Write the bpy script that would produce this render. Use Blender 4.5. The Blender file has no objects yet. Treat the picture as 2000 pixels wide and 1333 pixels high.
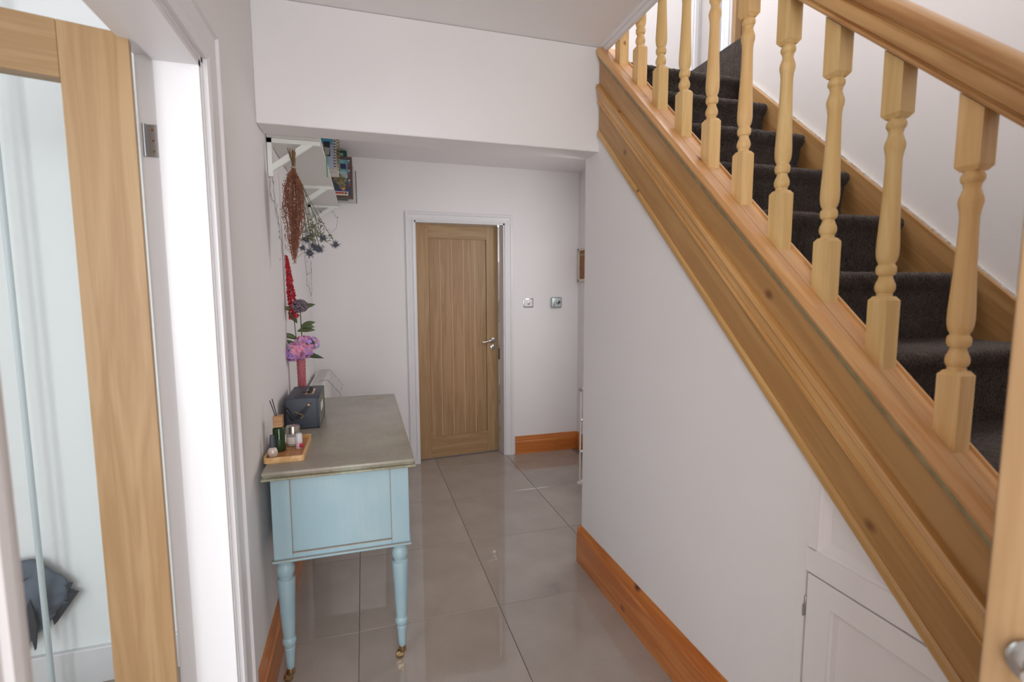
import bpy, bmesh, math, random
from mathutils import Matrix, Vector, noise
random.seed(7)
PI = math.pi
COL = bpy.context.scene.collection
# ---------------------------------------------------------------- camera
YAW, PITCH, ROLL = 0.29211, 0.099513, -0.003501
cam_d = bpy.data.cameras.new('camera'); cam = bpy.data.objects.new('camera', cam_d); COL.objects.link(cam)
f = Vector((math.sin(YAW)*math.cos(PITCH), math.cos(YAW)*math.cos(PITCH), -math.sin(PITCH)))
r = f.cross(Vector((0, 0, 1))).normalized(); u = r.cross(f)
r2 = r*math.cos(ROLL)+u*math.sin(ROLL); u2 = -r*math.sin(ROLL)+u*math.cos(ROLL)
cam.matrix_world = Matrix(((r2.x, u2.x, -f.x, 0), (r2.y, u2.y, -f.y, 0), (r2.z, u2.z, -f.z, 1.40), (0, 0, 0, 1)))
cam_d.sensor_width = 36; cam_d.lens = 17.357; cam_d.clip_start = .02
cam_d.dof.use_dof = True; cam_d.dof.focus_distance = 2.4; cam_d.dof.aperture_fstop = 3.2
bpy.context.scene.camera = cam
# ---------------------------------------------------------------- world, lights, exposure
w = bpy.data.worlds.new('world'); bpy.context.scene.world = w; w.use_nodes = True
w.node_tree.nodes['Background'].inputs[0].default_value = (.86, .92, 1, 1)
w.node_tree.nodes['Background'].inputs[1].default_value = 1.6
def area(name, loc, look, sx, sy, power, col=(1, 1, 1)):
    d = bpy.data.lights.new(name, 'AREA'); d.shape = 'RECTANGLE'; d.size = sx; d.size_y = sy
    d.energy = power; d.color = col
    o = bpy.data.objects.new(name, d); COL.objects.link(o); o.location = loc
    o.rotation_euler = (Vector(look)-Vector(loc)).to_track_quat('-Z', 'Y').to_euler()
    return o
area('front_door_daylight', (.10, -.78, 1.35), (.2, 2, 1.2), .8, 2.1, 24, (.985, .99, 1))
area('left_room_window_daylight', (-1.9, -2.15, 1.45), (-.9, 1.9, 1.1), 1.8, 1.5, 70, (.92, .96, 1))
area('stairwell_overhead_fill', (1.0, 1.9, 4.95), (1.1, 1.7, 2.5), 1.5, 1.4, 85, (.97, .98, 1))  # added overhead fill lamp; the upstairs ceiling is solid, with no rooflight
area('utility_fill', (1.9, 5.6, 1.5), (1.2, 4.9, 1.2), .8, 1.0, 26, (.9, .95, 1))  # added lamp that brightens the door gap; no window in this room
area('rear_hall_fill', (1.77, 2.62, 1.5), (.2, 3.0, 1.1), .55, 1.3, 15, (.98, .98, 1))  # added side fill for the rear hall; the wall behind has no opening
sc = bpy.context.scene
sc.view_settings.view_transform = 'Standard'; sc.view_settings.look = 'None'
sc.view_settings.gamma = 1; sc.view_settings.use_curve_mapping = False
sc.view_settings.exposure = 0.12
# ---------------------------------------------------------------- mesh helpers
class MB:
    def __init__(s): s.bm = bmesh.new()
    def box(s, a, b, bev=0, seg=2):
        bm = s.bm if not bev else bmesh.new()
        c = [(Vector(a)[i]+Vector(b)[i])/2 for i in range(3)]; d = [abs(b[i]-a[i]) for i in range(3)]
        bmesh.ops.create_cube(bm, size=1, matrix=Matrix.Translation(c) @ Matrix.Diagonal((*d, 1)))
        if bev:
            bmesh.ops.bevel(bm, geom=bm.edges[:], offset=bev, segments=seg, affect='EDGES', profile=.5)
            s._join(bm)
        return s
    def _join(s, bm):
        m = bpy.data.meshes.new('t'); bm.to_mesh(m); bm.free(); s.bm.from_mesh(m); bpy.data.meshes.remove(m)
    def lathe(s, prof, c=(0, 0, 0), seg=24, mat=None, cap=True):
        rings = []
        for rr, z in prof:
            rings.append([s.bm.verts.new((math.cos(2*PI*i/seg)*rr, math.sin(2*PI*i/seg)*rr, z)) for i in range(seg)])
        for a, b in zip(rings, rings[1:]):
            for i in range(seg): s.bm.faces.new((a[i], a[(i+1) % seg], b[(i+1) % seg], b[i]))
        if cap:
            s.bm.faces.new(rings[0][::-1]); s.bm.faces.new(rings[-1])
        M = Matrix.Translation(c) @ (mat if mat else Matrix())
        vs = [v for rg in rings for v in rg]; bmesh.ops.transform(s.bm, matrix=M, verts=vs)
        return s
    def rod(s, p, q, rad, rad2=None, seg=10):
        p = Vector(p); q = Vector(q); d = q-p
        M = d.to_track_quat('Z', 'Y').to_matrix().to_4x4()
        return s.lathe([(rad, 0), (rad if rad2 is None else rad2, d.length)], p, seg, M)
    def tube(s, pts, rad, seg=6, taper=None):
        pts = [Vector(p) for p in pts]; rings = []
        n = len(pts); up = Vector((.13, .27, .95))
        for i, p in enumerate(pts):
            t = (pts[min(i+1, n-1)]-pts[max(i-1, 0)]).normalized()
            a = t.cross(up)
            if a.length < .1: a = t.cross(Vector((1, 0, 0)))
            a.normalize(); b = t.cross(a)
            rr = rad if taper is None else rad+(taper-rad)*i/(n-1)
            rings.append([s.bm.verts.new(p+a*math.cos(2*PI*k/seg)*rr+b*math.sin(2*PI*k/seg)*rr) for k in range(seg)])
        for a, b in zip(rings, rings[1:]):
            for k in range(seg): s.bm.faces.new((a[k], a[(k+1) % seg], b[(k+1) % seg], b[k]))
        s.bm.faces.new(rings[0][::-1]); s.bm.faces.new(rings[-1])
        return s
    def prism(s, poly, axis, a0, a1):
        # poly: 2D points in the other two axes (order x,y / x,z / y,z)
        def P(p, a):
            return {0: (a, p[0], p[1]), 1: (p[0], a, p[1]), 2: (p[0], p[1], a)}[axis]
        A = [s.bm.verts.new(P(p, a0)) for p in poly]; B = [s.bm.verts.new(P(p, a1)) for p in poly]
        n = len(poly)
        s.bm.faces.new(A); s.bm.faces.new(B[::-1])
        for i in range(n): s.bm.faces.new((A[i], B[i], B[(i+1) % n], A[(i+1) % n]))
        return s
    def ball(s, c, rx, ry=None, rz=None, sub=2, jit=0):
        g = bmesh.ops.create_icosphere(s.bm, subdivisions=sub, radius=1)
        for v in g['verts']:
            k = 1+random.uniform(-jit, jit)
            v.co = Vector((v.co.x*rx*k, v.co.y*(ry or rx)*k, v.co.z*(rz or rx)*k))+Vector(c)
        return s
    def leaf(s, p, d, L, W, nrm=None, bend=.2, seg=5):
        p = Vector(p); d = Vector(d).normalized(); side = d.cross(Vector(nrm) if nrm else Vector((.2, -1, .3)))
        side.normalize(); nn = side.cross(d); prev = None; vs = []
        for i in range(seg+1):
            t = i/seg; wd = W/2*math.sin(PI*min(1, (t*.96+.03)))**.8
            c = p+d*L*t-Vector((0, 0, 1))*bend*L*t*t
            vs.append((s.bm.verts.new(c-side*wd), s.bm.verts.new(c+nn*wd*.25), s.bm.verts.new(c+side*wd)))
        for a, b in zip(vs, vs[1:]):
            s.bm.faces.new((a[0], a[1], b[1], b[0])); s.bm.faces.new((a[1], a[2], b[2], b[1]))
        return s
WM = {}
def finish(bm, name, mat, M, smooth):
    bmesh.ops.recalc_face_normals(bm, faces=bm.faces[:])
    bmesh.ops.transform(bm, matrix=M, verts=bm.verts[:])
    me = bpy.data.meshes.new(name); bm.to_mesh(me); bm.free()
    me.materials.append(mat)
    if smooth:
        for p in me.polygons: p.use_smooth = True
        try: me.set_sharp_from_angle(angle=math.radians(smooth if smooth > 1 else 38))
        except Exception: pass
    return me
def tag(o, label=None, cat=None, group=None, kind=None):
    if label: o['label'] = label
    if cat: o['category'] = cat
    if group: o['group'] = group
    if kind: o['kind'] = kind
    return o
def thing(name, label, cat, loc=(0, 0, 0), rot=None, group=None, kind=None):
    o = bpy.data.objects.new(name, None); COL.objects.link(o); o.empty_display_size = .05
    M = Matrix.Translation(loc) @ (rot if rot else Matrix()); o.matrix_world = M; WM[o.name] = M
    return tag(o, label, cat, group, kind)
def part(name, mb, mat, parent=None, frame=None, local=False, smooth=1, label=None, kind=None, thick=0):
    PM = WM[parent.name] if parent else Matrix()
    if local:
        F = PM; X = Matrix()
    else:
        F = frame if frame else (Matrix.Translation(PM.translation) if parent else Matrix()); X = F.inverted()
    me = finish(mb.bm, name, mat, X, smooth)
    o = bpy.data.objects.new(name, me); COL.objects.link(o)
    if parent: o.parent = parent
    o.matrix_basis = PM.inverted() @ F if parent else F
    WM[o.name] = F
    if label: o['label'] = label
    if kind: o['kind'] = kind
    if thick:
        md = o.modifiers.new('s', 'SOLIDIFY'); md.thickness = thick; md.offset = 0
    return o
def single(name, label, cat, mb, mat, base, group=None, kind=None, smooth=1, thick=0):
    o = part(name, mb, mat, None, Matrix.Translation(base), smooth=smooth, thick=thick)
    return tag(o, label, cat, group, kind)
def child_copy(src, parent, dM):
    c = src.copy(); COL.objects.link(c); c.parent = parent; c.matrix_basis = dM @ src.matrix_basis
    WM[c.name] = WM[parent.name] @ c.matrix_basis
    return c
# ---------------------------------------------------------------- materials
def lin(c): return tuple(((v/255) / 12.92 if v/255 <= .04045 else ((v/255+.055)/1.055)**2.4) for v in c)+(1,)
def mat(name, col, rough=.5, spec=.5, metal=0, bump=0, bscale=80, var=0, vscale=4, emit=None, es=0, trans=0, sheen=0, coat=0, bdist=.002):
    m = bpy.data.materials.new(name); m.use_nodes = True; nt = m.node_tree; b = nt.nodes['Principled BSDF']
    c = lin(col); b.inputs['Base Color'].default_value = c; b.inputs['Roughness'].default_value = rough
    b.inputs['Specular IOR Level'].default_value = spec; b.inputs['Metallic'].default_value = metal
    b.inputs['Transmission Weight'].default_value = trans; b.inputs['Coat Weight'].default_value = coat
    b.inputs['Sheen Weight'].default_value = sheen
    if emit: b.inputs['Emission Color'].default_value = lin(emit); b.inputs['Emission Strength'].default_value = es
    tc = nt.nodes.new('ShaderNodeTexCoord')
    if bump:
        n = nt.nodes.new('ShaderNodeTexNoise'); n.inputs['Scale'].default_value = bscale; n.inputs['Detail'].default_value = 5
        nt.links.new(tc.outputs['Object'], n.inputs['Vector'])
        bp = nt.nodes.new('ShaderNodeBump'); bp.inputs['Strength'].default_value = bump; bp.inputs['Distance'].default_value = bdist
        nt.links.new(n.outputs['Fac'], bp.inputs['Height']); nt.links.new(bp.outputs[0], b.inputs['Normal'])
    if var:
        n = nt.nodes.new('ShaderNodeTexNoise'); n.inputs['Scale'].default_value = vscale; n.inputs['Detail'].default_value = 6
        nt.links.new(tc.outputs['Object'], n.inputs['Vector'])
        rp = nt.nodes.new('ShaderNodeValToRGB'); rp.color_ramp.elements[0].position = .3; rp.color_ramp.elements[1].position = .7
        rp.color_ramp.elements[0].color = tuple(x*(1-var) for x in c[:3])+(1,)
        rp.color_ramp.elements[1].color = tuple(min(1, x*(1+var)) for x in c[:3])+(1,)
        nt.links.new(n.outputs['Fac'], rp.inputs[0]); nt.links.new(rp.outputs[0], b.inputs['Base Color'])
    return m
def wood(name, light, dark, knot=None, axis=0, scale=1.0, rough=.45, knots=.0, coat=0, rnd=.0, contrast=(.3, .75), spec=.4):
    """grain runs along local axis"""
    m = bpy.data.materials.new(name); m.use_nodes = True; nt = m.node_tree; L = nt.links.new; N = nt.nodes.new
    b = nt.nodes['Principled BSDF']; b.inputs['Roughness'].default_value = rough; b.inputs['Coat Weight'].default_value = coat
    b.inputs['Specular IOR Level'].default_value = spec; b.inputs['Coat Roughness'].default_value = .2
    tc = N('ShaderNodeTexCoord'); oi = N('ShaderNodeObjectInfo')
    ad = N('ShaderNodeVectorMath'); ad.operation = 'ADD'
    cx = N('ShaderNodeVectorMath'); cx.operation = 'SCALE'; cx.inputs[0].default_value = (7.3, 5.1, 9.7)
    L(oi.outputs['Random'], cx.inputs['Scale']); L(tc.outputs['Object'], ad.inputs[0]); L(cx.outputs[0], ad.inputs[1])
    mp = N('ShaderNodeMapping'); s = [14*scale]*3; s[axis] = .9*scale; mp.inputs['Scale'].default_value = s; L(ad.outputs[0], mp.inputs[0])
    n1 = N('ShaderNodeTexNoise'); n1.inputs['Scale'].default_value = 1.6; n1.inputs['Detail'].default_value = 4; n1.inputs['Distortion'].default_value = .7; L(mp.outputs[0], n1.inputs['Vector'])
    mu = N('ShaderNodeMath'); mu.operation = 'MULTIPLY'; mu.inputs[1].default_value = 5.5; L(n1.outputs['Fac'], mu.inputs[0])
    fr = N('ShaderNodeMath'); fr.operation = 'PINGPONG'; fr.inputs[1].default_value = 1; L(mu.outputs[0], fr.inputs[0])
    mp2 = N('ShaderNodeMapping'); s = [150*scale]*3; s[axis] = 4*scale; mp2.inputs['Scale'].default_value = s; L(ad.outputs[0], mp2.inputs[0])
    n2 = N('ShaderNodeTexNoise'); n2.inputs['Scale'].default_value = 1; n2.inputs['Detail'].default_value = 3; L(mp2.outputs[0], n2.inputs['Vector'])
    mx = N('ShaderNodeMix'); mx.inputs['Factor'].default_value = .45; L(fr.outputs[0], mx.inputs['A']); L(n2.outputs['Fac'], mx.inputs['B'])
    rp = N('ShaderNodeValToRGB'); rp.color_ramp.elements[0].position = contrast[0]; rp.color_ramp.elements[1].position = contrast[1]
    rp.color_ramp.elements[0].color = lin(light); rp.color_ramp.elements[1].color = lin(dark); L(mx.outputs['Result'], rp.inputs[0])
    out = rp.outputs[0]
    if knots:
        mp3 = N('ShaderNodeMapping'); s = [6.5*scale]*3; s[axis] = 4.2*scale; mp3.inputs['Scale'].default_value = s; L(ad.outputs[0], mp3.inputs[0])
        vo = N('ShaderNodeTexVoronoi'); vo.inputs['Scale'].default_value = 1.0; L(mp3.outputs[0], vo.inputs['Vector'])
        kr = N('ShaderNodeValToRGB'); kr.color_ramp.elements[0].position = .045*knots; kr.color_ramp.elements[0].color = (1, 1, 1, 1)
        kr.color_ramp.elements[1].position = .15*knots; kr.color_ramp.elements[1].color = (0, 0, 0, 1); L(vo.outputs['Distance'], kr.inputs[0])
        m2 = N('ShaderNodeMix'); m2.data_type = 'RGBA'; L(kr.outputs[0], m2.inputs['Factor']); L(out, m2.inputs['A']); m2.inputs['B'].default_value = lin(knot)
        out = m2.outputs['Result']
    if rnd:
        hs = N('ShaderNodeHueSaturation'); mr = N('ShaderNodeMapRange'); mr.inputs['To Min'].default_value = 1-rnd; mr.inputs['To Max'].default_value = 1+rnd*.6
        mh = N('ShaderNodeMapRange'); mh.inputs['To Min'].default_value = .5+rnd*.06; mh.inputs['To Max'].default_value = .5-rnd*.05
        L(oi.outputs['Random'], mr.inputs[0]); L(oi.outputs['Random'], mh.inputs[0]); L(mr.outputs[0], hs.inputs['Value']); L(mh.outputs[0], hs.inputs['Hue'])
        L(out, hs.inputs['Color']); out = hs.outputs[0]
    L(out, b.inputs['Base Color'])
    bp = N('ShaderNodeBump'); bp.inputs['Strength'].default_value = .12; bp.inputs['Distance'].default_value = .001
    L(n2.outputs['Fac'], bp.inputs['Height']); L(bp.outputs[0], b.inputs['Normal'])
    return m
M_wall = mat('wall_paint', (233, 229, 228), .75, .3, bump=.12, bscale=220, var=.012, vscale=3)
M_ceil = mat('ceiling_paint', (236, 232, 231), .85, .2, bump=.08, bscale=200)
M_gloss = mat('white_gloss_paint', (224, 221, 222), .32, .5)
M_panelwhite = mat('white_satin_paint', (236, 230, 228), .4, .5, bump=.06, bscale=60)
M_cupboard_gap = mat('gap_shadow', (90, 80, 76), .9)
M_grout = mat('grout', (128, 118, 110), .8)
M_oak_v = wood('oak_vertical', (174, 142, 104), (160, 126, 88), axis=2, scale=1.0, rough=.42, rnd=.05)
M_oak_h = wood('oak_horizontal', (174, 142, 104), (158, 124, 86), axis=0, scale=1.0, rough=.42, rnd=.05)
M_oakpanel = wood('oak_panel', (172, 138, 102), (156, 122, 86), axis=2, scale=1.0, rough=.42, rnd=.06)
M_pine = wood('pine_string', (182, 138, 84), (168, 123, 71), (120, 76, 42), axis=0, scale=1.1, rough=.35, knots=.7, coat=.15, rnd=.05)
M_pine_lt = wood('pine_light_mould', (206, 160, 100), (190, 142, 82), (120, 76, 42), axis=0, scale=1.3, rough=.3, knots=.5, coat=.3, rnd=.05)
M_pine_rail = wood('pine_base_rail', (218, 172, 116), (204, 150, 94), (140, 84, 52), axis=0, scale=1.2, rough=.35, knots=.8, coat=.1, rnd=.05)
M_pine_hand = wood('pine_handrail', (204, 158, 102), (176, 124, 70), (120, 76, 42), axis=0, scale=1.0, rough=.32, knots=.3, coat=.25)
M_bal = wood('pine_spindle', (232, 196, 138), (221, 180, 118), (150, 92, 54), axis=2, scale=1.2, rough=.4, knots=.45, rnd=.07)
M_wallstr = wood('pine_wall_string', (184, 142, 92), (164, 120, 72), (110, 70, 40), axis=0, scale=1.0, rough=.4, knots=.5)
M_skirt = wood('orange_pine_skirting', (206, 130, 66), (186, 106, 48), (96, 48, 26), axis=1, scale=1.1, rough=.3, knots=.9, coat=.3)
M_skirtx = wood('orange_pine_skirting_cross', (206, 130, 66), (186, 106, 48), (96, 48, 26), axis=0, scale=1.1, rough=.3, knots=.7, coat=.3)
M_chrome = mat('chrome', (200, 198, 195), .18, .5, 1)
M_steel = mat('brushed_steel', (175, 175, 178), .35, .5, 1)
M_brass = mat('antique_brass', (176, 150, 110), .25, .5, 1)
M_gold = mat('gold', (220, 190, 150), .25, .5, 1)
M_black = mat('black_plastic', (28, 28, 32), .4)
M_white = mat('white_plastic', (232, 230, 228), .4)
M_glasspane = None
def glass(name, tint=(253, 255, 255), gl=.5):
    m = bpy.data.materials.new(name); m.use_nodes = True; nt = m.node_tree; nt.nodes.clear()
    o = nt.nodes.new('ShaderNodeOutputMaterial'); t = nt.nodes.new('ShaderNodeBsdfTransparent'); g = nt.nodes.new('ShaderNodeBsdfGlossy')
    g.inputs['Roughness'].default_value = .02; t.inputs[0].default_value = lin(tint)
    fr = nt.nodes.new('ShaderNodeFresnel'); fr.inputs[0].default_value = 1.35
    mx = nt.nodes.new('ShaderNodeMixShader'); nt.links.new(fr.outputs[0], mx.inputs[0]); nt.links.new(t.outputs[0], mx.inputs[1])
    nt.links.new(g.outputs[0], mx.inputs[2]); nt.links.new(mx.outputs[0], o.inputs[0]); return m
M_pane = glass('door_glass')
def tile_mat():
    m = bpy.data.materials.new('polished_grey_tile'); m.use_nodes = True; nt = m.node_tree; L = nt.links.new; N = nt.nodes.new
    b = nt.nodes['Principled BSDF']; b.inputs['Roughness'].default_value = .035; b.inputs['Specular IOR Level'].default_value = .8
    tc = N('ShaderNodeTexCoord'); oi = N('ShaderNodeObjectInfo')
    n = N('ShaderNodeTexNoise'); n.inputs['Scale'].default_value = 260; n.inputs['Detail'].default_value = 4; L(tc.outputs['Object'], n.inputs['Vector'])
    n2 = N('ShaderNodeTexNoise'); n2.inputs['Scale'].default_value = 5; n2.inputs['Detail'].default_value = 5; L(tc.outputs['Object'], n2.inputs['Vector'])
    mx = N('ShaderNodeMix'); mx.inputs['Factor'].default_value = .45; L(n.outputs['Fac'], mx.inputs['A']); L(n2.outputs['Fac'], mx.inputs['B'])
    rp = N('ShaderNodeValToRGB'); rp.color_ramp.elements[0].position = .35; rp.color_ramp.elements[1].position = .68
    rp.color_ramp.elements[0].color = lin((155, 143, 134)); rp.color_ramp.elements[1].color = lin((175, 163, 154)); L(mx.outputs['Result'], rp.inputs[0])
    hs = N('ShaderNodeHueSaturation'); mr = N('ShaderNodeMapRange'); mr.inputs['To Min'].default_value = .96; mr.inputs['To Max'].default_value = 1.04
    L(oi.outputs['Random'], mr.inputs[0]); L(mr.outputs[0], hs.inputs['Value']); L(rp.outputs[0], hs.inputs['Color']); L(hs.outputs[0], b.inputs['Base Color'])
    return m
M_tile = tile_mat()
def carpet_mat():
    m = bpy.data.materials.new('charcoal_carpet'); m.use_nodes = True; nt = m.node_tree; L = nt.links.new; N = nt.nodes.new
    b = nt.nodes['Principled BSDF']; b.inputs['Roughness'].default_value = .95; b.inputs['Specular IOR Level'].default_value = .1
    b.inputs['Sheen Weight'].default_value = .28; b.inputs['Sheen Roughness'].default_value = .45; b.inputs['Sheen Tint'].default_value = (.8, .7, .62, 1)
    tc = N('ShaderNodeTexCoord')
    n = N('ShaderNodeTexNoise'); n.inputs['Scale'].default_value = 260; n.inputs['Detail'].default_value = 3; L(tc.outputs['Object'], n.inputs['Vector'])
    n2 = N('ShaderNodeTexNoise'); n2.inputs['Scale'].default_value = 28; n2.inputs['Detail'].default_value = 3; L(tc.outputs['Object'], n2.inputs['Vector'])
    mx = N('ShaderNodeMix'); mx.inputs['Factor'].default_value = .2; L(n.outputs['Fac'], mx.inputs['A']); L(n2.outputs['Fac'], mx.inputs['B'])
    rp = N('ShaderNodeValToRGB'); rp.color_ramp.elements[0].position = .42; rp.color_ramp.elements[1].position = .62
    rp.color_ramp.elements[0].color = lin((30, 25, 24)); rp.color_ramp.elements[1].color = lin((92, 80, 75)); L(mx.outputs['Result'], rp.inputs[0]); L(rp.outputs[0], b.inputs['Base Color'])
    bp = N('ShaderNodeBump'); bp.inputs['Strength'].default_value = 1; bp.inputs['Distance'].default_value = .012
    L(n.outputs['Fac'], bp.inputs['Height']); L(bp.outputs[0], b.inputs['Normal'])
    return m
M_carpet = carpet_mat()
# ================================================================ SETTING
XL, XR, YF, YFAR, XRR = -.36, 1.045, -.80, 3.98, 1.80
CZ, CZ2, BY0, BY1, BZ = 2.48, 2.405, 2.10, 2.236, 2.03
S0 = Vector((0, .629, 1.091)); TH = math.atan(.951); CT, ST = math.cos(TH), math.sin(TH)
def SL(y): return 1.091+.951*(y-.629)          # underside line of the spindles
def struct(name, mb, m, label, cat, base=None, smooth=0):
    o = part(name, mb, m, None, Matrix.Translation(base or (0, 0, 0)), smooth=smooth)
    return tag(o, label, cat, None, 'structure')
# floor
fl = struct('floor', MB().box((-3.6, -2.3, -.06), (3.0, 6.0, -.004)), M_grout, 'polished grey tiled hall floor with thin joints', 'floor')
tm = None
for i in range(-6, 3):
    for j in range(-5, 7):
        x0 = -.058+.6*i; y0 = 2.015+.6*j
        if x0 < -3.5 or x0+.6 > 2.7 or y0 < YF-.35 or y0 > 5.6: continue
        if tm is None:
            b = MB(); b.box((-.2988, -.2988, -.012), (.2988, .2988, 0)); bmesh.ops.bevel(b.bm, geom=[e for e in b.bm.edges if all(v.co.z > -.001 for v in e.verts)], offset=.0012, segments=1, affect='EDGES')
            tm = part('tile', b, M_tile, fl, Matrix.Translation((x0+.3, y0+.3, 0)), smooth=0) if False else None
            me = finish(b.bm, 'tile', M_tile, Matrix(), 0); tm = me
        o = bpy.data.objects.new('tile', tm); COL.objects.link(o); o.parent = fl; o.location = (x0+.3, y0+.3, 0)
        WM[o.name] = Matrix.Translation(o.location)
# left wall with doorway y .68..1.45, z 0..1.98
wl = MB(); T = .125
DY0, DY1, DZ = .605, 1.450, 1.978
wl.box((XL-T, DY1+.002, 0), (XL, YFAR, CZ)); wl.box((XL-T, YF, 0), (XL, DY0-.002, CZ)); wl.box((XL-T, DY0-.002, DZ), (XL, DY1+.002, CZ))
struct('wall_left', wl, M_wall, 'long white left hall wall with a doorway opening', 'wall')
# far wall with doorway
FX0, FX1, FZ = .385, 1.150, 1.975
wf = MB(); wf.box((XL-T, YFAR, 0), (FX0, YFAR+.13, CZ2+.05)); wf.box((FX1, YFAR, 0), (XRR+.12, YFAR+.13, CZ2+.05)); wf.box((FX0, YFAR, FZ), (FX1, YFAR+.13, CZ2+.05))
struct('wall_far', wf, M_wall, 'white end wall around the closed-over oak plank door', 'wall')
struct('wall_rear_right', MB().box((XRR, BY1, 0), (XRR+.12, YFAR, CZ2+.05)), M_wall, 'white side wall of the rear hall recess', 'wall')
# wall under the stairs: solid part then panelled part
def SN(y, n): return SL(y)+n/CT                 # z at perpendicular offset n from spindle line
wr = MB(); wr.prism([(.935, 0), (BY1, 0), (BY1, CZ2), (BY0-.02, CZ2-.02), (BY0-.02, SN(BY0-.02, -.19)), (.935, SN(.935, -.19))], 0, XR, XR+.06)
wro = struct('wall_right', wr, M_wall, 'white triangular wall under the staircase', 'wall')
bk = MB(); yb = -.6
bk.prism([(yb, 0), (.935, 0), (.935, SN(.935, -.19)), (-.35, SN(-.35, -.19)), (yb, .02)], 0, XR+.020, XR+.05)
part('panel_sheet', bk, M_panelwhite, wro, smooth=0)
b = MB(); b.prism([(.914, 0), (.935, 0), (.935, SN(.935, -.2)), (.914, SN(.914, -.2))], 0, XR-.001, XR+.02); b.prism([(.890, .765), (.914, .765), (.914, SN(.914, -.2)), (.890, SN(.890, -.2))], 0, XR+.0005, XR+.02)
part('stile', b, M_panelwhite, wro, smooth=0)
b = MB(); ye = .30; b.prism([(ye, .702), (.914, .702), (.914, .762), (ye, .762)], 0, XR, XR+.02)
part('rail', b, M_panelwhite, wro, smooth=0)
# mouldings round the upper panel
b = MB()
b.box((XR+.001, ye, .760), (XR+.02, .892, .764))
b.prism([(XR+.002, .762), (XR+.006, .770), (XR+.009, .774), (XR+.019, .790), (XR+.021, .790), (XR+.021, .762)], 1, ye, .890)
zt = SN(.87, -.2)
b.prism([(XR+.002, .890), (XR+.006, .884), (XR+.009, .881), (XR+.019, .868), (XR+.021, .868), (XR+.021, .890)], 2, .764, zt)
part('panel_moulding', b, M_panelwhite, wro, smooth=0)
# under-stair cupboard door
d4 = thing('door_4', 'small white panelled cupboard door under the stairs', 'cupboard door', (XR, .911, .02), None, None, 'structure')
b = MB(); b.box((XR, .846, .02), (XR+.019, .910, .697), .0012, 1); part('stile', b, M_panelwhite, d4, smooth=0)
b = MB(); b.box((XR, .16, .02), (XR+.019, .222, .697), .0012, 1); part('stile', b, M_panelwhite, d4, smooth=0)
b = MB(); b.box((XR, .222, .638), (XR+.019, .846, .697), .001, 1); part('rail', b, M_panelwhite, d4, smooth=0)
b = MB(); b.box((XR, .222, .02), (XR+.019, .846, .10), .001, 1); part('rail', b, M_panelwhite, d4, smooth=0)
b = MB(); b.prism([(XR+.018, .832), (XR+.006, .840), (XR+.003, .8465), (XR+.018, .8465)], 2, .1, .638); b.prism([(XR+.018, .638), (XR+.003, .638), (XR+.006, .632), (XR+.018, .624)], 1, .222, .846)
part('panel_moulding', b, M_panelwhite, d4, smooth=0)
b = MB(); b.box((XR+.016, .222, .10), (XR+.0195, .846, .638)); part('panel', b, M_panelwhite, d4, smooth=0)
b = MB(); b.box((XR-.003, .9095, .585), (XR+.004, .9145, .635), .001, 1); b.rod((XR-.004, .912, .583), (XR-.004, .912, .612), .003); part('hinge', b, M_steel, d4, label='dark steel hinge knuckle')
# stair back wall, beam, ceilings
struct('wall_stair_back', MB().box((XR+.06, BY1-.05, 0), (XRR+.1, BY1, CZ2)), M_wall, 'white wall closing the space behind the stairs', 'wall')
struct('trim_1', MB().box((XL, BY0, BZ), (XR+.004, BY1, CZ-.001), .003, 1), M_wall, 'white boxed beam crossing the hall ceiling', 'beam')
struct('ceiling', MB().box((XL-T, YF, CZ), (XR, BY0+.02, CZ+.16)), M_ceil, 'flat white ceiling over the front hall', 'ceiling')
struct('ceiling_rear', MB().box((XL-T, BY1-.001, CZ2), (XRR+.12, YFAR+.1, CZ2+.012)).box((XL-T, BY1-.001, CZ2+.012), (XR, YFAR+.1, CZ2+.1)), M_ceil, 'lower white ceiling over the rear hall', 'ceiling')
b = MB()
b.prism([(XR-.012, CZ), (XR-.012, CZ-.006), (XR-.006, CZ-.014), (XR-.001, CZ-.014), (XR, CZ-.020), (XR+.004, CZ-.030), (XR+.014, CZ-.034), (XR+.018, CZ-.030), (XR+.018, CZ+.06), (XR+.001, CZ+.06), (XR+.001, CZ)], 1, YF, BY0+.005)
struct('trim_2', b, M_gloss, 'white bead moulding along the stairwell ceiling edge', 'moulding')
# stair well walls
struct('wall_stair_right', MB().box((XRR, YF, 0), (XRR+.12, 2.05, 5.0)), M_wall, 'tall white wall beside the carpeted stairs', 'wall')
wb = MB(); YB = 2.95
WX0, WX1 = 2.305, 2.440
wb.box((XL, YB, 2.42), (WX0, YB+.1, 5.0)); wb.box((WX0, YB, 4.65), (WX1, YB+.1, 5.0)); wb.box((WX1, YB, 2.42), (3.4, YB+.1, 5.0))
struct('wall_landing', wb, M_wall, 'white wall behind the upstairs landing', 'wall')
struct('ceiling_upstairs', MB().box((XL-.1, YF, 5.0), (3.5, YB+.1, 5.1)), M_ceil, 'white ceiling above the stairwell', 'ceiling')
wu = MB(); wu.box((XL-.1, YF, CZ+.16), (XL, YB, 5.0)); wu.box((3.4, 2.05, 2.4), (3.5, YB, 5)); wu.box((XRR+.12, 1.95, 2.4), (3.4, 2.05, 5.0))
struct('wall_upstairs', wu, M_wall, 'white upper walls around the stairwell', 'wall')
struct('floor_upstairs', MB().box((XRR+.02, 2.05, 2.45), (3.4, YB, 2.62)), M_carpet, 'charcoal carpeted upstairs landing floor', 'floor')
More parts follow.
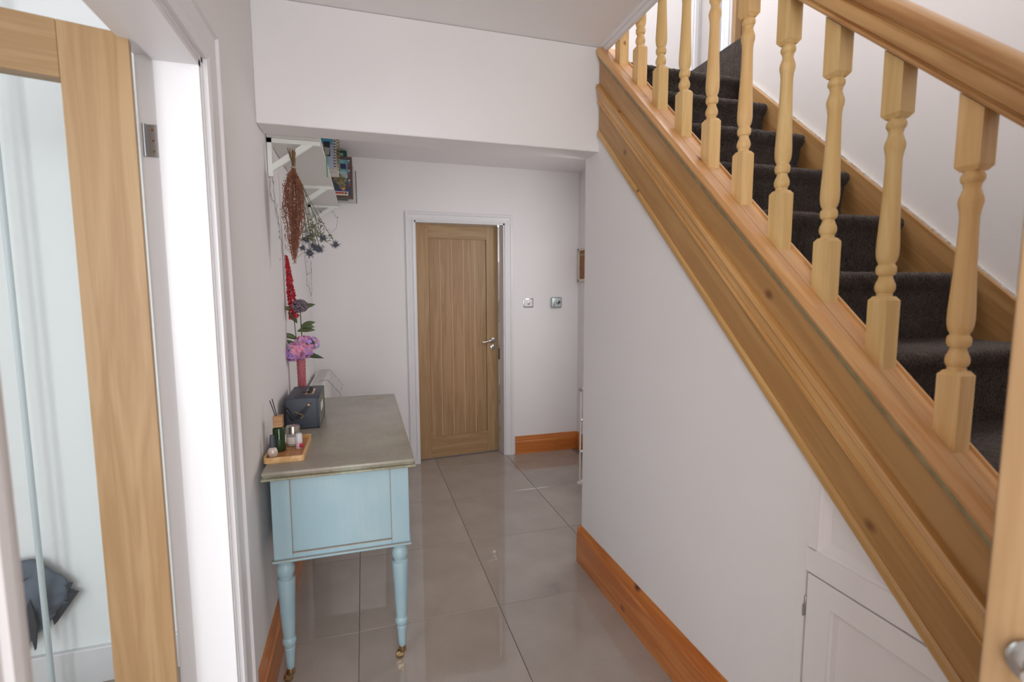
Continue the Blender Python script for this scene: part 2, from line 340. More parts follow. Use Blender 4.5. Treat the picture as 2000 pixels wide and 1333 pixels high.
# front wall with front doorway (behind the camera) and upstairs window
wfr = MB(); wfr.box((XL-.12, YF-.1, 0), (-.30, YF, 5.1)); wfr.box((.62, YF-.1, 0), (XRR+.12, YF, 3.0)); wfr.box((-.30, YF-.1, 2.42), (.62, YF, 3.0))
wfr.box((-.30, YF-.1, 3.0), (XRR+.12, YF, 5.1))
struct('wall_front', wfr, M_wall, 'white front wall behind the viewpoint', 'wall')
# upstairs window slot and white casing, pine door frame
w1 = thing('window_1', 'narrow bright upstairs window beside the pine door frame', 'window', (2.37, YB, 2.63), None, None, 'structure')
M_sky = mat('bright_sky', (235, 243, 255), 1, 0, emit=(225, 238, 255), es=1.1)
part('window_frame', MB().box((WX0, YB+.01, 2.63), (WX0+.012, YB+.06, 4.65)).box((WX0+.052, YB+.02, 2.63), (WX0+.074, YB+.06, 4.65)).box((WX1-.012, YB+.01, 2.63), (WX1, YB+.06, 4.65)), M_gloss, w1, smooth=0)
part('pane', MB().box((WX0+.004, YB+.07, 2.63), (WX1-.004, YB+.074, 4.65)), M_sky, w1, smooth=0)
struct('trim_3', MB().box((2.12, YB-.02, 2.63), (2.185, YB, 4.7), .006).box((2.135, YB-.028, 2.63), (2.165, YB-.018, 4.7), .004), M_gloss, 'white vertical architrave on the upstairs landing wall', 'architrave')
d5 = thing('door_5', 'pine door and frame at the head of the stairs', 'door', (2.5, YB, 2.63), None, None, 'structure')
part('door_frame', MB().box((2.445, YB-.03, 2.63), (2.500, YB, 4.68), .004).box((2.505, YB-.045, 2.63), (2.515, YB, 4.68)), M_oak_v, d5, smooth=0)
part('leaf', MB().box((2.520, YB-.028, 2.63), (3.2, YB, 4.6), .003), M_oak_v, d5, smooth=0)
# left room
LRY = 2.03
lr = MB(); lr.box((-3.5, LRY, 0), (XL-T-.001, LRY+.1, 2.55)); lr.box((-3.6, -2.3, 0), (-3.5, LRY, 2.55)); lr.box((XL-T-.1, -2.3, 0), (XL-T, YF-.1, 2.55))
lr.box((-3.5, -2.3, 0), (-2.8, -2.2, 2.55)); lr.box((-1.0, -2.3, 0), (XL-T-.1, -2.2, 2.55)); lr.box((-2.8, -2.3, 0), (-1.0, -2.2, .7)); lr.box((-2.8, -2.3, 2.2), (-1.0, -2.2, 2.55))
struct('wall_left_room', lr, mat('bright_white_paint', (240, 241, 240), .7, .3), 'bright white walls of the room beyond the glazed door', 'wall')
struct('ceiling_left_room', MB().box((-3.6, -2.3, 2.55), (XL-T, LRY+.1, 2.62)), M_ceil, 'white ceiling of the left room', 'ceiling')
struct('baseboard_left_room', MB().box((-3.5, LRY-.02, 0), (XL-T-.005, LRY, .135), .004), M_gloss, 'white skirting board in the left room', 'baseboard')
# baseboards
def skirt_profile(h, t):
    return [(0, 0), (t, 0), (t, h-.045), (t-.004, h-.040), (t-.004, h-.030), (t-.008, h-.020), (t-.012, h-.006), (t-.014, h), (0, h)]
P = skirt_profile(.19, .02)
b = MB(); b.prism([(XL+x, z) for x, z in P], 1, 1.588, YFAR-.001); b.prism([(XL+x, z) for x, z in P], 1, YF, .468)
struct('baseboard_left', b, M_skirt, 'orange stained pine skirting along the left wall', 'baseboard')
b = MB(); b.prism([(XR-x, z) for x, z in P], 1, .938, BY1+.018); b.prism([(BY1+x, z) for x, z in P], 0, XR-.018, XR+.10)
b.box((XR-.004, .938, .189), (XR, BY1, .196))
struct('baseboard_right', b, M_skirt, 'orange knotty pine skirting under the stair wall', 'baseboard')
P2 = skirt_profile(.155, .02)
b = MB(); b.prism([(YFAR-x, z) for x, z in P2], 0, 1.222, XRR-.001)
struct('baseboard_far', b, M_skirtx, 'orange pine skirting right of the oak plank door', 'baseboard')
b = MB(); b.prism([(YFAR-x, z) for x, z in P2], 0, XL+.02, .315)
struct('baseboard_far_left', b, M_skirtx, 'orange pine skirting between the oak plank door and the left wall', 'baseboard')
b = MB(); b.prism([(XRR-x, z) for x, z in P2], 1, BY1+.001, YFAR-.019)
struct('baseboard_rear_right', b, M_skirt, 'short orange skirting on the recess side wall', 'baseboard')
# door casings -------------------------------------------------
def casing_prof(w, t):   # (across, proud): from the opening outward
    return [(0, 0), (0, t*.55), (w*.10, t*.75), (w*.22, t*.75), (w*.26, t*.45), (w*.40, t*.55), (w*.66, t*.62), (w*.72, t), (w*.96, t), (w, t*.8), (w, 0)]
def casing(name, label, wall, plane, a0, a1, top, wdt, t, jd, sgn):
    """wall 'x': casing on plane x, opening along y; 'y': plane y, opening along x"""
    o = thing(name, label, 'door frame', (0, 0, 0), None, None, 'structure')
    pr = casing_prof(wdt, t)
    for side in (0, 1):
        b = MB(); lo = a0 if side == 0 else a1; s = -1 if side == 0 else 1
        for (p, q) in zip(pr, pr[1:]):
            pass
        poly = [((lo+s*p[0]), plane+sgn*p[1]) for p in pr]
        if wall == 'x': b.prism([(q, p) for p, q in poly], 2, 0, top+0)
        else: b.prism(poly, 2, 0, top+0)
        # mitre: shear the top so outer edge is higher
        for v in b.bm.verts:
            if v.co.z > top-.001:
                a = v.co.y if wall == 'x' else v.co.x
                v.co.z = top+abs(a-lo)
        part('casing', b, M_gloss, o, smooth=0)
    b = MB(); poly = [(plane+sgn*p[1], top+p[0]) for p in pr]
    if wall == 'x':
        b.prism([(q, z) for q, z in poly], 1, a0, a1)
        for v in b.bm.verts: v.co.y += (v.co.z-top)*(-1 if v.co.y < (a0+a1)/2 else 1)
    else:
        b.prism(poly, 0, a0, a1)
        for v in b.bm.verts: v.co.x += (v.co.z-top)*(-1 if v.co.x < (a0+a1)/2 else 1)
    part('casing', b, M_gloss, o, smooth=0)
    b = MB(); j = .0; g = .018
    if wall == 'x':
        b.box((plane-sgn*jd, a0-.0015, 0), (plane, a0+j+.012, top)); b.box((plane-sgn*jd, a1-.012, 0), (plane, a1+.0015, top)); b.box((plane-sgn*jd, a0, top-.012), (plane, a1, top+.001))
    else:
        b.box((a0-.001, plane, 0), (a0+.012, plane-sgn*jd, top)); b.box((a1-.012, plane, 0), (a1+.001, plane-sgn*jd, top)); b.box((a0, plane, top-.012), (a1, plane-sgn*jd, top+.001))
    part('jamb', b, M_gloss, o, smooth=0)
    return o, b
t4, _ = casing('trim_4', 'white moulded frame of the left doorway', 'x', XL, DY0+.006, DY1-.006, DZ-.004, .125, .018, T+.015, 1)
b = MB(); b.box((XL-.098, DY1-.032, 0), (XL-.002, DY1-.018, DZ-.016)); b.box((XL-.098, DY0+.018, 0), (XL-.002, DY0+.032, DZ-.016)); b.box((XL-.098, DY0+.018, DZ-.03), (XL-.002, DY1-.018, DZ-.016))
part('door_stop', b, M_gloss, t4, smooth=0)
t5, _ = casing('trim_5', 'white moulded frame around the oak plank door', 'y', YFAR, .400, 1.136, 1.958, .068, .014, .13, -1)
# ---------------------------------------------------------------- door_1: oak plank door, ajar
HX, HY = .413, 4.055
a = math.atan2(.055, .70)
d1 = thing('door_1', 'oak plank door ajar at the end of the hall', 'door', (HX, HY, 0), Matrix.Rotation(a, 4, 'Z'), None, 'structure')
W, T1, Z0, Z1 = .702, .040, .008, 1.948
b = MB(); b.box((0, 0, Z0), (.105, T1, Z1), .001, 1); part('stile', b, M_oak_v, d1, local=True, smooth=0)
b = MB(); b.box((W-.105, 0, Z0), (W, T1, Z1), .001, 1); part('stile', b, M_oak_v, d1, local=True, smooth=0)
b = MB(); b.box((.105, 0, Z1-.115), (W-.105, T1, Z1), .001, 1); part('rail', b, M_oak_h, d1, local=True, smooth=0)
b = MB(); b.box((.105, 0, Z0), (W-.105, T1, .190), .001, 1); part('rail', b, M_oak_h, d1, local=True, smooth=0)
pw = (W-.21)/5
M_groove = mat('groove_oak', (214, 180, 134), .5)
for i in range(5):
    x0 = .105+pw*i; b = MB(); g = .0035
    b.prism([(x0, .016), (x0+g, .009), (x0+pw-g, .009), (x0+pw, .016), (x0+pw, .032), (x0, .032)], 2, .190, Z1-.115)
    part('plank', b, M_oakpanel, d1, local=True, smooth=0)
    if i: part('groove', MB().box((x0-.0022, .0115, .191), (x0+.0022, .017, Z1-.116)), M_groove, d1, local=True, smooth=0)
hd = part('handle', MB().lathe([(.026, 0), (.026, .006), (.022, .010), (.012, .011), (.009, .035)], (W-.052, 0, .985), 24, Matrix.Rotation(PI/2, 4, 'X')).tube(
    [(W-.052, -.035, .985), (W-.075, -.041, .988), (W-.105, -.043, .982), (W-.135, -.043, .974), (W-.16, -.044, .978)], .009, 10, .006), M_chrome, d1, local=True)
part('key_escutcheon', MB().lathe([(.024, 0), (.024, .006), (.020, .009), (.006, .010)], (W-.052, 0, .925), 24, Matrix.Rotation(PI/2, 4, 'X')), M_chrome, d1, local=True)
# ---------------------------------------------------------------- door_2: glazed oak door opening into left room
ang = math.atan2(-.055, -.19)
d2 = thing('door_2', 'oak glazed door standing open in the left doorway', 'door', (-.490, 1.392, 0), Matrix.Rotation(math.radians(195.5), 4, 'Z'), None, 'structure')
T2 = .040; LW = .82; LZ = 1.972
# local x runs along the leaf away from the hinge, local y = thickness direction
b = MB(); b.box((0, 0, .008), (.122, T2, LZ), .0015, 1); part('stile', b, M_oak_v, d2, local=True, smooth=0)
b = MB(); b.box((LW-.122, 0, .008), (LW, T2, LZ), .0015, 1); part('stile', b, M_oak_v, d2, local=True, smooth=0)
b = MB(); b.box((.122, 0, LZ-.118), (LW-.122, T2, LZ), .0015, 1); part('rail', b, M_oak_h, d2, local=True, smooth=0)
b = MB(); b.box((.122, 0, .008), (LW-.122, T2, .21), .0015, 1); part('rail', b, M_oak_h, d2, local=True, smooth=0)
part('pane', MB().box((.118, .016, .205), (LW-.118, .022, LZ-.113)), M_pane, d2, local=True, smooth=0)
# hinges
for hz in (1.765, .25):
    h = part('hinge', MB().box((-.486, DY1-.0205, hz-.038), (-.459, DY1-.0175, hz+.038)), M_steel, t4, smooth=0)
    part('knuckle', MB().rod((-.489, DY1-.024, hz-.038), (-.489, DY1-.024, hz+.038), .0045), M_steel, h)
    for k in (-.025, 0, .025):
        part('screw', MB().lathe([(.0032, 0), (.0032, .0015)], (-.471, DY1-.0205, hz+k), 10, Matrix.Rotation(PI/2, 4, 'X')), M_brass, h)
# things in the left room
M_pole = mat('pale_pole', (205, 214, 216), .4)
single('slim_pole', 'slim pale pole standing behind the glazed door', 'pole', MB().lathe([(.03, 0), (.03, .012), (.0085, .014), (.0085, 2.5), (.02, 2.5), (.02, 2.548)], (-1.055, 1.945, 0), 16), M_pole, (-1.055, 1.945, 0))
M_bag = mat('grey_fabric', (92, 100, 112), .7, bump=.3, bscale=60, var=.25, vscale=9)
M_bagd = mat('dark_grey_fabric', (52, 54, 62), .7, bump=.3, bscale=60, var=.3, vscale=12)
bagT = thing('padded_bag', 'dark grey padded bag hanging behind the slim pole in the left room', 'bag', (-1.13, 1.99, .16))
b = MB()
g = bmesh.ops.create_grid(b.bm, x_segments=16, y_segments=20, size=1)
def bagmap(v):
    uu, vv = (v.co.x+1)/2, (v.co.y+1)/2
    x = -1.235+.225*uu; z = .50-.36*vv
    if uu > .55: z -= 0
    zt = .50-.10*max(0, uu-.6)/.4; zb = .14+.20*max(0, uu-.15)/.85
    z = zt+(zb-zt)*vv
    y = 2.0-.03*math.sin(PI*uu)*math.sin(PI*min(1, vv*1.1))-.02*abs(math.sin(9*uu+5*vv))*vv+.008*noise.noise(Vector((uu*6, vv*6, 1)))
    return Vector((x, y, z))
for v in g['verts']: v.co = bagmap(v)
part('body', b, M_bag, bagT, thick=.02)
for k in range(3):
    b = MB(); x = -1.205+k*.045
    b.prism([(x, .34), (x+.018, .20), (x+.030, .33-.02*k), (x+.02, .385)], 1, 1.952, 1.962); part('fold', b, M_bagd, bagT, label='darker quilted fold')
b = MB(); b.prism([(-1.06, .44), (-1.035, .405), (-1.0, .395), (-1.01, .375), (-.985, .36), (-1.055, .26), (-1.065, .33)], 1, 1.985, 2.005); part('flap', b, M_bagd, bagT, smooth=0)
part('seam', MB().tube([(-1.235, 1.958, .40), (-1.18, 1.952, .425), (-1.10, 1.958, .455)], .002), M_bagd, bagT)
# ---------------------------------------------------------------- door_3: near oak door at the right edge
EX, EY = .683, .360
dirv = Vector((.36, -.93, 0)).normalized(); aa = math.atan2(dirv.y, dirv.x)
d3 = thing('door_3', 'oak door edge standing open at the right, nearest the viewer', 'door', (EX, EY, 0), Matrix.Rotation(aa, 4, 'Z'), None, 'structure')
# local x along leaf away from lock edge, camera side is local -y
T3 = .040; L3 = .762
b = MB(); b.box((0, 0, .008), (.12, T3, 2.03), .004, 2); part('stile', b, M_oak_v, d3, local=True, smooth=1)
b = MB(); b.box((L3-.12, 0, .008), (L3, T3, 2.03), .004, 2); part('stile', b, M_oak_v, d3, local=True, smooth=1)
b = MB(); b.box((.12, 0, 1.91), (L3-.12, T3, 2.03), .002, 2); part('rail', b, M_oak_h, d3, local=True, smooth=1)
b = MB(); b.box((.12, 0, .008), (L3-.12, T3, .22), .002, 2); part('rail', b, M_oak_h, d3, local=True, smooth=1)
part('panel', MB().box((.12, .012, .22), (L3-.12, .028, 1.91)), M_oakpanel, d3, local=True, smooth=0)
hh = part('handle', MB().lathe([(.026, 0), (.026, .007), (.020, .011), (.011, .012), (.010, .040)], (.046, 0, .990), 28, Matrix.Rotation(PI/2, 4, 'X')).tube(
    [(.046, -.040, .990), (.072, -.047, .988), (.12, -.048, .978), (.165, -.048, .974)], .010, 12, .008), M_chrome, d3, local=True)
# ================================================================ STAIRCASE
SF = Matrix(((0, -1, 0, 0), (CT, 0, -ST, 0), (ST, 0, CT, 0), (0, 0, 0, 1)))
SFRAME = Matrix.Translation(S0) @ SF
st = thing('staircase', 'pine staircase with turned spindles and charcoal carpeted treads', 'staircase', (1.4, .6, 0))
YT, YBOT = BY0-.022, -.62
def band(n0, n1, ytop=YT, ybot=YBOT):
    return [(ybot, SN(ybot, n0)), (ytop, SN(ytop, n0)), (ytop, SN(ytop, n1)), (ybot, SN(ybot, n1))]
def slopebar(prof, ytop=YT, ybot=YBOT):
    """prof: closed list of (x, n); swept along the slope with vertical end cuts"""
    b = MB(); A = [b.bm.verts.new((x, ybot, SN(ybot, n))) for x, n in prof]; B = [b.bm.verts.new((x, ytop, SN(ytop, n))) for x, n in prof]
    b.bm.faces.new(A); b.bm.faces.new(B[::-1]); k = len(prof)
    for i in range(k): b.bm.faces.new((A[i], B[i], B[(i+1) % k], A[(i+1) % k]))
    return b
SX = 1.034
part('stringer', slopebar([(SX, -.276), (SX+.060, -.276), (SX+.060, -.026), (SX, -.026)]), M_pine, st, SFRAME, smooth=0)
part('stringer_edging', slopebar([(SX-.004, -.277), (SX-.007, -.272), (SX-.007, -.260), (SX-.002, -.253), (SX+.003, -.253), (SX+.003, -.277)]), M_pine_lt, st, SFRAME, smooth=30, label='pale bevelled lower edging')
part('dado_moulding', slopebar([(SX+.003, -.170), (SX-.005, -.170), (SX-.010, -.167), (SX-.010, -.163), (SX-.006, -.161), (SX-.006, -.158), (SX-.010, -.152), (SX-.0105, -.140), (SX-.011, -.131), (SX-.015, -.129), (SX-.017, -.125), (SX-.014, -.121), (SX-.0165, -.119), (SX-.014, -.114), (SX-.005, -.112), (SX+.003, -.112)]), M_pine_lt, st, SFRAME, smooth=25, label='pale raised moulding along the stringer')
part('base_rail', slopebar([(SX-.002, -.030), (SX-.012, -.026), (SX-.017, -.018), (SX-.017, -.010), (SX-.013, -.003), (SX-.004, .001), (SX+.010, .0015), (SX+.019, .0012), (SX+.0205, -.002), (SX+.022, -.002), (SX+.0235, .0005), (SX+.077, .0005), (SX+.078, .006), (SX+.084, .006), (SX+.084, -.026), (SX+.058, -.030)]), M_pine_rail, st, SFRAME, smooth=30)
part('caulk_line', slopebar([(SX-.001, -.044), (SX-.006, -.036), (SX-.010, -.027), (SX+.003, -.026), (SX+.003, -.044)]), mat('grey_filler', (158, 140, 104), .8, var=.2, vscale=30), st, SFRAME, smooth=0, label='grey filler joint under the base rail')
hx = 1.083
hp = [(-.026, .4595), (-.032, .461), (-.0335, .465), (-.0315, .468), (-.0265, .4695), (-.0265, .471), (-.031, .474), (-.0325, .481), (-.0315, .491), (-.0265, .4975), (-.0215, .4995), (-.0215, .502), (-.027, .505), (-.0315, .511), (-.0315, .519), (-.026, .529), (-.012, .538)]
part('handrail', slopebar([(hx+x, n) for x, n in hp]+[(hx-x, n) for x, n in hp[::-1]], 2.12+.3, -.55), M_pine_hand, st, SFRAME, smooth=40)
# spindles
def spindle():
    b = MB(); s = .0205; H = .632; c = .009
    # square blocks with chamfered shoulders; the ends are cut to the slope
    def block(z0, z1, ch0, ch1, cut0, cut1):
        sec = []
        if ch0: sec += [(z0, s*.70), (z0+ch0, s)]
        else: sec += [(z0, s)]
        if ch1: sec += [(z1-ch1, s), (z1, s*.70)]
        else: sec += [(z1, s)]
        rings = []
        for k, (z, h) in enumerate(sec):
            rg = []
            for X, Y in ((-1, -1), (1, -1), (1, 1), (-1, 1)):
                zz = z+(Y*s*.951 if ((k == 0 and cut0) or (k == len(sec)-1 and cut1)) else 0)
                rg.append(b.bm.verts.new((X*h, Y*h, zz)))
            rings.append(rg)
        for A, B in zip(rings, rings[1:]):
            for i in range(4): b.bm.faces.new((A[i], A[(i+1) % 4], B[(i+1) % 4], B[i]))
        b.bm.faces.new(rings[0][::-1]); b.bm.faces.new(rings[-1])
    block(0, .138, 0, c, True, False); block(.508, H, c, 0, False, True)
    pr = [(.0145, .135), (.0150, .141), (.0140, .144), (.0165, .147), (.0188, .153), (.0190, .159), (.0175, .166), (.0145, .173), (.0128, .179), (.0128, .182),
          (.0160, .1835), (.0185, .189), (.0190, .196), (.0180, .202), (.0150, .2055), (.0150, .209), (.0178, .214), (.0200, .224), (.0208, .236), (.0205, .252), (.0190, .285), (.0172, .325), (.0158, .365), (.0150, .400), (.0148, .425),
          (.0162, .438), (.0182, .446), (.0192, .453), (.0182, .460), (.0160, .466), (.0135, .474), (.0128, .479), (.0135, .481), (.0142, .483), (.0135, .485), (.0160, .488), (.0182, .493), (.0182, .499), (.0160, .504), (.0140, .507), (.0150, .512)]
    b.lathe(pr, (0, 0, 0), 28)
    return b
sp0 = None
for k in range(-4, 11):
    y = .6497+.1469*k
    Mx = Matrix.Translation((1.083, y, SL(y)-.001))
    if y < -.5 or y > BY0-.05: continue
    if sp0 is None:
        b = spindle(); sp0 = finish(b.bm, 'spindle', M_bal, Matrix(), 32)
    o = bpy.data.objects.new('spindle', sp0); COL.objects.link(o); o.parent = st; o.matrix_basis = WM[st.name].inverted() @ Mx; WM[o.name] = Mx
# carpeted steps
N0, NZ, GO, RI = 1.035, 1.452, .2100, .1965
def step(k, last=False):
    y, z = N0+GO*k, NZ+RI*k
    zl = z-RI
    prof = [(y+.034, zl-.012), (y+.031, zl+.02), (y+.027, zl+.09), (y+.018, z-.052), (y+.006, z-.040), (y, z-.030), (y-.003, z-.020), (y, z-.009), (y+.008, z-.002), (y+.020, z)]
    ye = y+GO+.040 if not last else YB
    m = 6 if not last else 14
    for i in range(1, m+1): prof.append((y+.020+(ye-y-.020)*i/m, z-.003*math.sin(PI*i/m)))
    # refine
    P = []
    for (a0, b0), (a1, b1) in zip(prof, prof[1:]):
        n = max(1, int(math.hypot(a1-a0, b1-b0)/.008))
        for j in range(n): P.append((a0+(a1-a0)*j/n, b0+(b1-b0)*j/n))
    P.append(prof[-1])
    x0, x1 = 1.101, (1.768 if not last else 1.7995); nx = 90
    b = MB(); G = []
    for i in range(nx+1):
        x = x0+(x1-x0)*i/nx; row = []
        e = min(x1-x, x-x0); rnd = max(0, 1-e/.018)**2*.008
        for (py, pz) in P:
            d = .0032*noise.noise(Vector((x*60, py*60, pz*60)))+.0028*noise.noise(Vector((x*160, py*160, pz*160)))+.003*noise.noise(Vector((x*9, py*9, pz*9)))
            row.append(b.bm.verts.new((x, py+rnd*(1 if pz < z-.006 else 0)-d*.7, pz-rnd*(1 if pz > z-.03 else 0)+d*.6)))
        G.append(row)
    for i in range(nx):
        for j in range(len(P)-1): b.bm.faces.new((G[i][j], G[i+1][j], G[i+1][j+1], G[i][j+1]))
    return b
for k in range(-6, 6):
    part('carpeted_step', step(k, k == 5), M_carpet, st, smooth=180)
# side step up to the upstairs landing (turning right)
b = MB(); b.box((1.799, 2.052, 2.20), (1.86, YB, 2.632), .012, 3); part('carpeted_step', b, M_carpet, st, smooth=1)
# wall string with thin capping
def NL(y): return NZ+.9357*(y-N0)
WF = Matrix.Translation((1.78, N0, NZ)) @ SF
def wallbar(x0, x1, n0, n1, ytop, ybot=-.5):
    b = MB(); pf = [(x0, n0), (x1, n0), (x1, n1), (x0, n1)]
    A = [b.bm.verts.new((x, ybot, NL(ybot)+n)) for x, n in pf]; B = [b.bm.verts.new((x, ytop, NL(ytop)+n)) for x, n in pf]
    b.bm.faces.new(A); b.bm.faces.new(B[::-1])
    for i in range(4): b.bm.faces.new((A[i], B[i], B[(i+1) % 4], A[(i+1) % 4]))
    return b
part('wall_stringer', wallbar(1.774, 1.7995, -.42, .010, 2.045), M_wallstr, st, WF, smooth=0)
part('cracked_filler', wallbar(1.790, 1.7998, .010, .018, 2.045), mat('old_white_filler', (205, 198, 190), .9, bump=1, bscale=60, bdist=.01), st, WF, smooth=0, label='rough white filler where wall stringer meets plaster')
# ================================================================ DESK
def paint_mat(name, base, worn, rough=.38, amt=.62):
    m = bpy.data.materials.new(name); m.use_nodes = True; nt = m.node_tree; L = nt.links.new; N = nt.nodes.new
    b = nt.nodes['Principled BSDF']; b.inputs['Roughness'].default_value = rough
    tc = N('ShaderNodeTexCoord'); n = N('ShaderNodeTexNoise'); n.inputs['Scale'].default_value = 5; n.inputs['Detail'].default_value = 8; L(tc.outputs['Object'], n.inputs['Vector'])
    mp = N('ShaderNodeMapping'); mp.inputs['Scale'].default_value = (60, 60, 5); L(tc.outputs['Object'], mp.inputs[0])
    n2 = N('ShaderNodeTexNoise'); n2.inputs['Scale'].default_value = 1; n2.inputs['Detail'].default_value = 4; L(mp.outputs[0], n2.inputs['Vector'])
    mx = N('ShaderNodeMix'); mx.inputs['Factor'].default_value = .3; L(n.outputs['Fac'], mx.inputs['A']); L(n2.outputs['Fac'], mx.inputs['B'])
    rp = N('ShaderNodeValToRGB'); rp.color_ramp.elements[0].position = .42; rp.color_ramp.elements[0].color = lin(base)
    rp.color_ramp.elements[1].position = amt; rp.color_ramp.elements[1].color = lin(worn); L(mx.outputs['Result'], rp.inputs[0])
    L(rp.outputs[0], b.inputs['Base Color']); return m
M_blue = paint_mat('duck_egg_paint', (150, 176, 185), (160, 183, 188))
M_worn = mat('worn_edge', (142, 128, 112), .6)
M_top = paint_mat('taupe_worn_top', (156, 150, 134), (144, 134, 122), .26)
M_lip = paint_mat('rubbed_lip_paint', (160, 160, 140), (132, 120, 98), .35)
dk = thing('writing_desk', 'pale blue painted desk with a taupe top against the left wall', 'desk', (-.09, 2.33, 0))
DX0, DX1, DYa, DYb = -.320, .138, 1.776, 2.885
AZ0, AZ1 = .473, .790
# top: three stepped layers with ogee
def slab(x0, x1, y0, y1, z0, z1, bev, seg=3):
    return MB().box((x0, y0, z0), (x1, y1, z1), bev, seg)
b = MB()
b.box((DX0-.018, DYa-.044, .797), (DX1+.020, DYb+.035, .811), .005, 3)
part('tabletop', b, M_top, dk, smooth=1)
b = MB(); b.box((DX0-.014, DYa-.036, .790), (DX1+.015, DYb+.028, .7975), .002, 2); b.box((DX0-.020, DYa-.050, .782), (DX1+.024, DYb+.04, .790), .004, 3)
part('top_lip', b, M_lip, dk, label='rubbed moulded lip under the top')
part('chip', MB().prism([(.012, 2.808), (.030, 2.822), (.052, 2.824), (.074, 2.808), (.048, 2.800)], 2, .8105, .8112), mat('bare_wood', (176, 150, 100), .6), dk, smooth=0, label='worn chip showing bare wood')
# end panels: stiles, rail and recessed panel
def endpanel(yf, s):
    y2 = yf+s*.02
    o = part('end_panel', MB().box((-.262, yf+s*.007, .500), (.078, yf+s*.016, AZ1-.008)), M_blue, dk, smooth=0)
    for x0, x1 in ((DX0, -.260), (.074, DX1)):
        part('stile', MB().box((x0, min(yf, y2), AZ0+.012), (x1, max(yf, y2), AZ1-.004), .0015, 1), M_blue, o, smooth=0)
    part('rail', MB().box((-.260, min(yf, y2), AZ0+.012), (.074, max(yf, y2), .502), .0015, 1), M_blue, o, smooth=0)
    ed = MB(); e0, e1 = min(yf+s*.0005, yf+s*.0075), max(yf+s*.0005, yf+s*.0075)
    ed.box((-.2612, e0, .5005), (-.2588, e1, AZ1-.008)); ed.box((.0728, e0, .5005), (.0752, e1, AZ1-.008)); ed.box((-.2612, e0, .5008), (.0752, e1, .5042))
    part('worn_edge', ed, M_worn, o, smooth=0, label='rubbed brown edge of the panel recess')
endpanel(DYa, 1); endpanel(DYb, -1)
part('back_panel', MB().box((DX0+.001, DYa+.02, AZ0+.012), (DX0+.016, DYb-.02, AZ1-.004)), M_blue, dk, smooth=0)
part('front_frame', MB().box((DX1-.018, DYa+.02, AZ0+.012), (DX1-.001, DYb-.02, AZ1-.004)), M_blue, dk, smooth=0)
part('carcass_base', MB().box((DX0+.004, DYa+.004, AZ0+.0115), (DX1-.004, DYb-.004, AZ0+.020)), M_blue, dk, smooth=0)
for i in range(3):
    y0 = DYa+.06+i*.33
    dr = part('drawer', MB().box((DX1-.002, y0, .515), (DX1+.004, y0+.315, .765), .002, 2), M_blue, dk)
b = MB(); b.box((DX0-.006, DYa-.006, AZ0), (DX1+.006, DYb+.006, AZ0+.012), .004, 3)
bm_ = part('base_moulding', b, M_blue, dk)
part('worn_edge', MB().box((DX0-.0065, DYa-.0066, AZ0+.0095), (DX1+.0066, DYa+.004, AZ0+.0118)), M_worn, bm_, smooth=0, label='rubbed brown line along the base moulding')
legp = [(.0105, .052), (.0125, .056), (.0150, .080), (.0165, .110), (.0185, .130), (.0190, .134), (.0170, .137), (.0175, .140), (.0225, .150), (.0245, .160), (.0225, .169), (.0190, .174), (.0195, .177),
        (.0205, .185), (.0235, .240), (.0265, .310), (.0290, .370), (.0300, .392), (.0290, .397), (.0225, .400), (.0225, .404), (.0250, .408), (.0290, .418), (.0300, .430), (.0280, .443), (.0240, .450), (.0240, .454), (.0275, .457), (.0275, .463), (.0250, .466), (.0260, .478)]
for (lx, ly) in ((-.291, 1.816), (.103, 1.816), (-.291, 2.838), (.103, 2.838)):
    L_ = part('leg', MB().lathe(legp, (lx, ly, 0), 32), M_blue, dk, Matrix.Translation((lx, ly, 0)))
    for zz in (.1365, .1755, .3985, .4525):
        part('worn_ring', MB().lathe([(.0205, zz-.0014), (.0232, zz), (.0205, zz+.0014)], (lx, ly, 0), 32, cap=False), M_worn, L_) if zz > .2 else None
    c = MB().lathe([(.0125, .030), (.0145, .034), (.0125, .055)], (lx, ly, 0), 20)
    c.box((lx-.018, ly-.010, .016), (lx+.004, ly-.0075, .036), .001, 1).box((lx-.018, ly+.0075, .016), (lx+.004, ly+.010, .036), .001, 1)
    part('caster', c, M_brass, L_)
    part('caster_wheel', MB().lathe([(.012, -.0065), (.0155, -.004), (.016, 0), (.0155, .004), (.012, .0065)], (lx-.010, ly, .0165), 24, Matrix.Rotation(PI/2, 4, 'X')), M_brass, L_)
TZ = .8112
# ---------------------------------------------------------------- speaker on the desk
M_sp = mat('grey_leatherette', (66, 70, 82), .5, .5, bump=.5, bscale=500, var=.05, bdist=.001)
M_spt = mat('grey_leatherette_top', (92, 90, 90), .5, .5, bump=.4, bscale=500)
M_grille = mat('grille_cloth', (120, 122, 104), .8, bump=.6, bscale=700)
sx0, sx1, sy0, sy1, sz1 = -.332, -.196, 2.26, 2.555, .948
spk = thing('speaker', 'dark grey leatherette portable speaker on the blue desk', 'speaker', (-.264, 2.41, TZ))
part('body', MB().box((sx0, sy0, TZ), (sx1-.006, sy1, sz1), .007, 3), M_sp, spk)
part('front_frame', MB().box((sx1-.010, sy0, TZ+.001), (sx1, sy0+.006, sz1-.001), .002).box((sx1-.010, sy1-.006, TZ+.001), (sx1, sy1, sz1-.001), .002).box((sx1-.010, sy0, TZ+.001), (sx1, sy1, TZ+.007), .002).box((sx1-.010, sy0, sz1-.007), (sx1, sy1, sz1-.001), .002), M_sp, spk)
part('grille', MB().box((sx1-.009, sy0+.006, TZ+.006), (sx1-.002, sy1-.006, sz1-.006)), M_grille, spk, smooth=0)
part('name_plate', MB().box((sx1-.003, 2.36, .865), (sx1, 2.45, .900), .001), M_white, spk, smooth=0, label='pale plate on the grille')
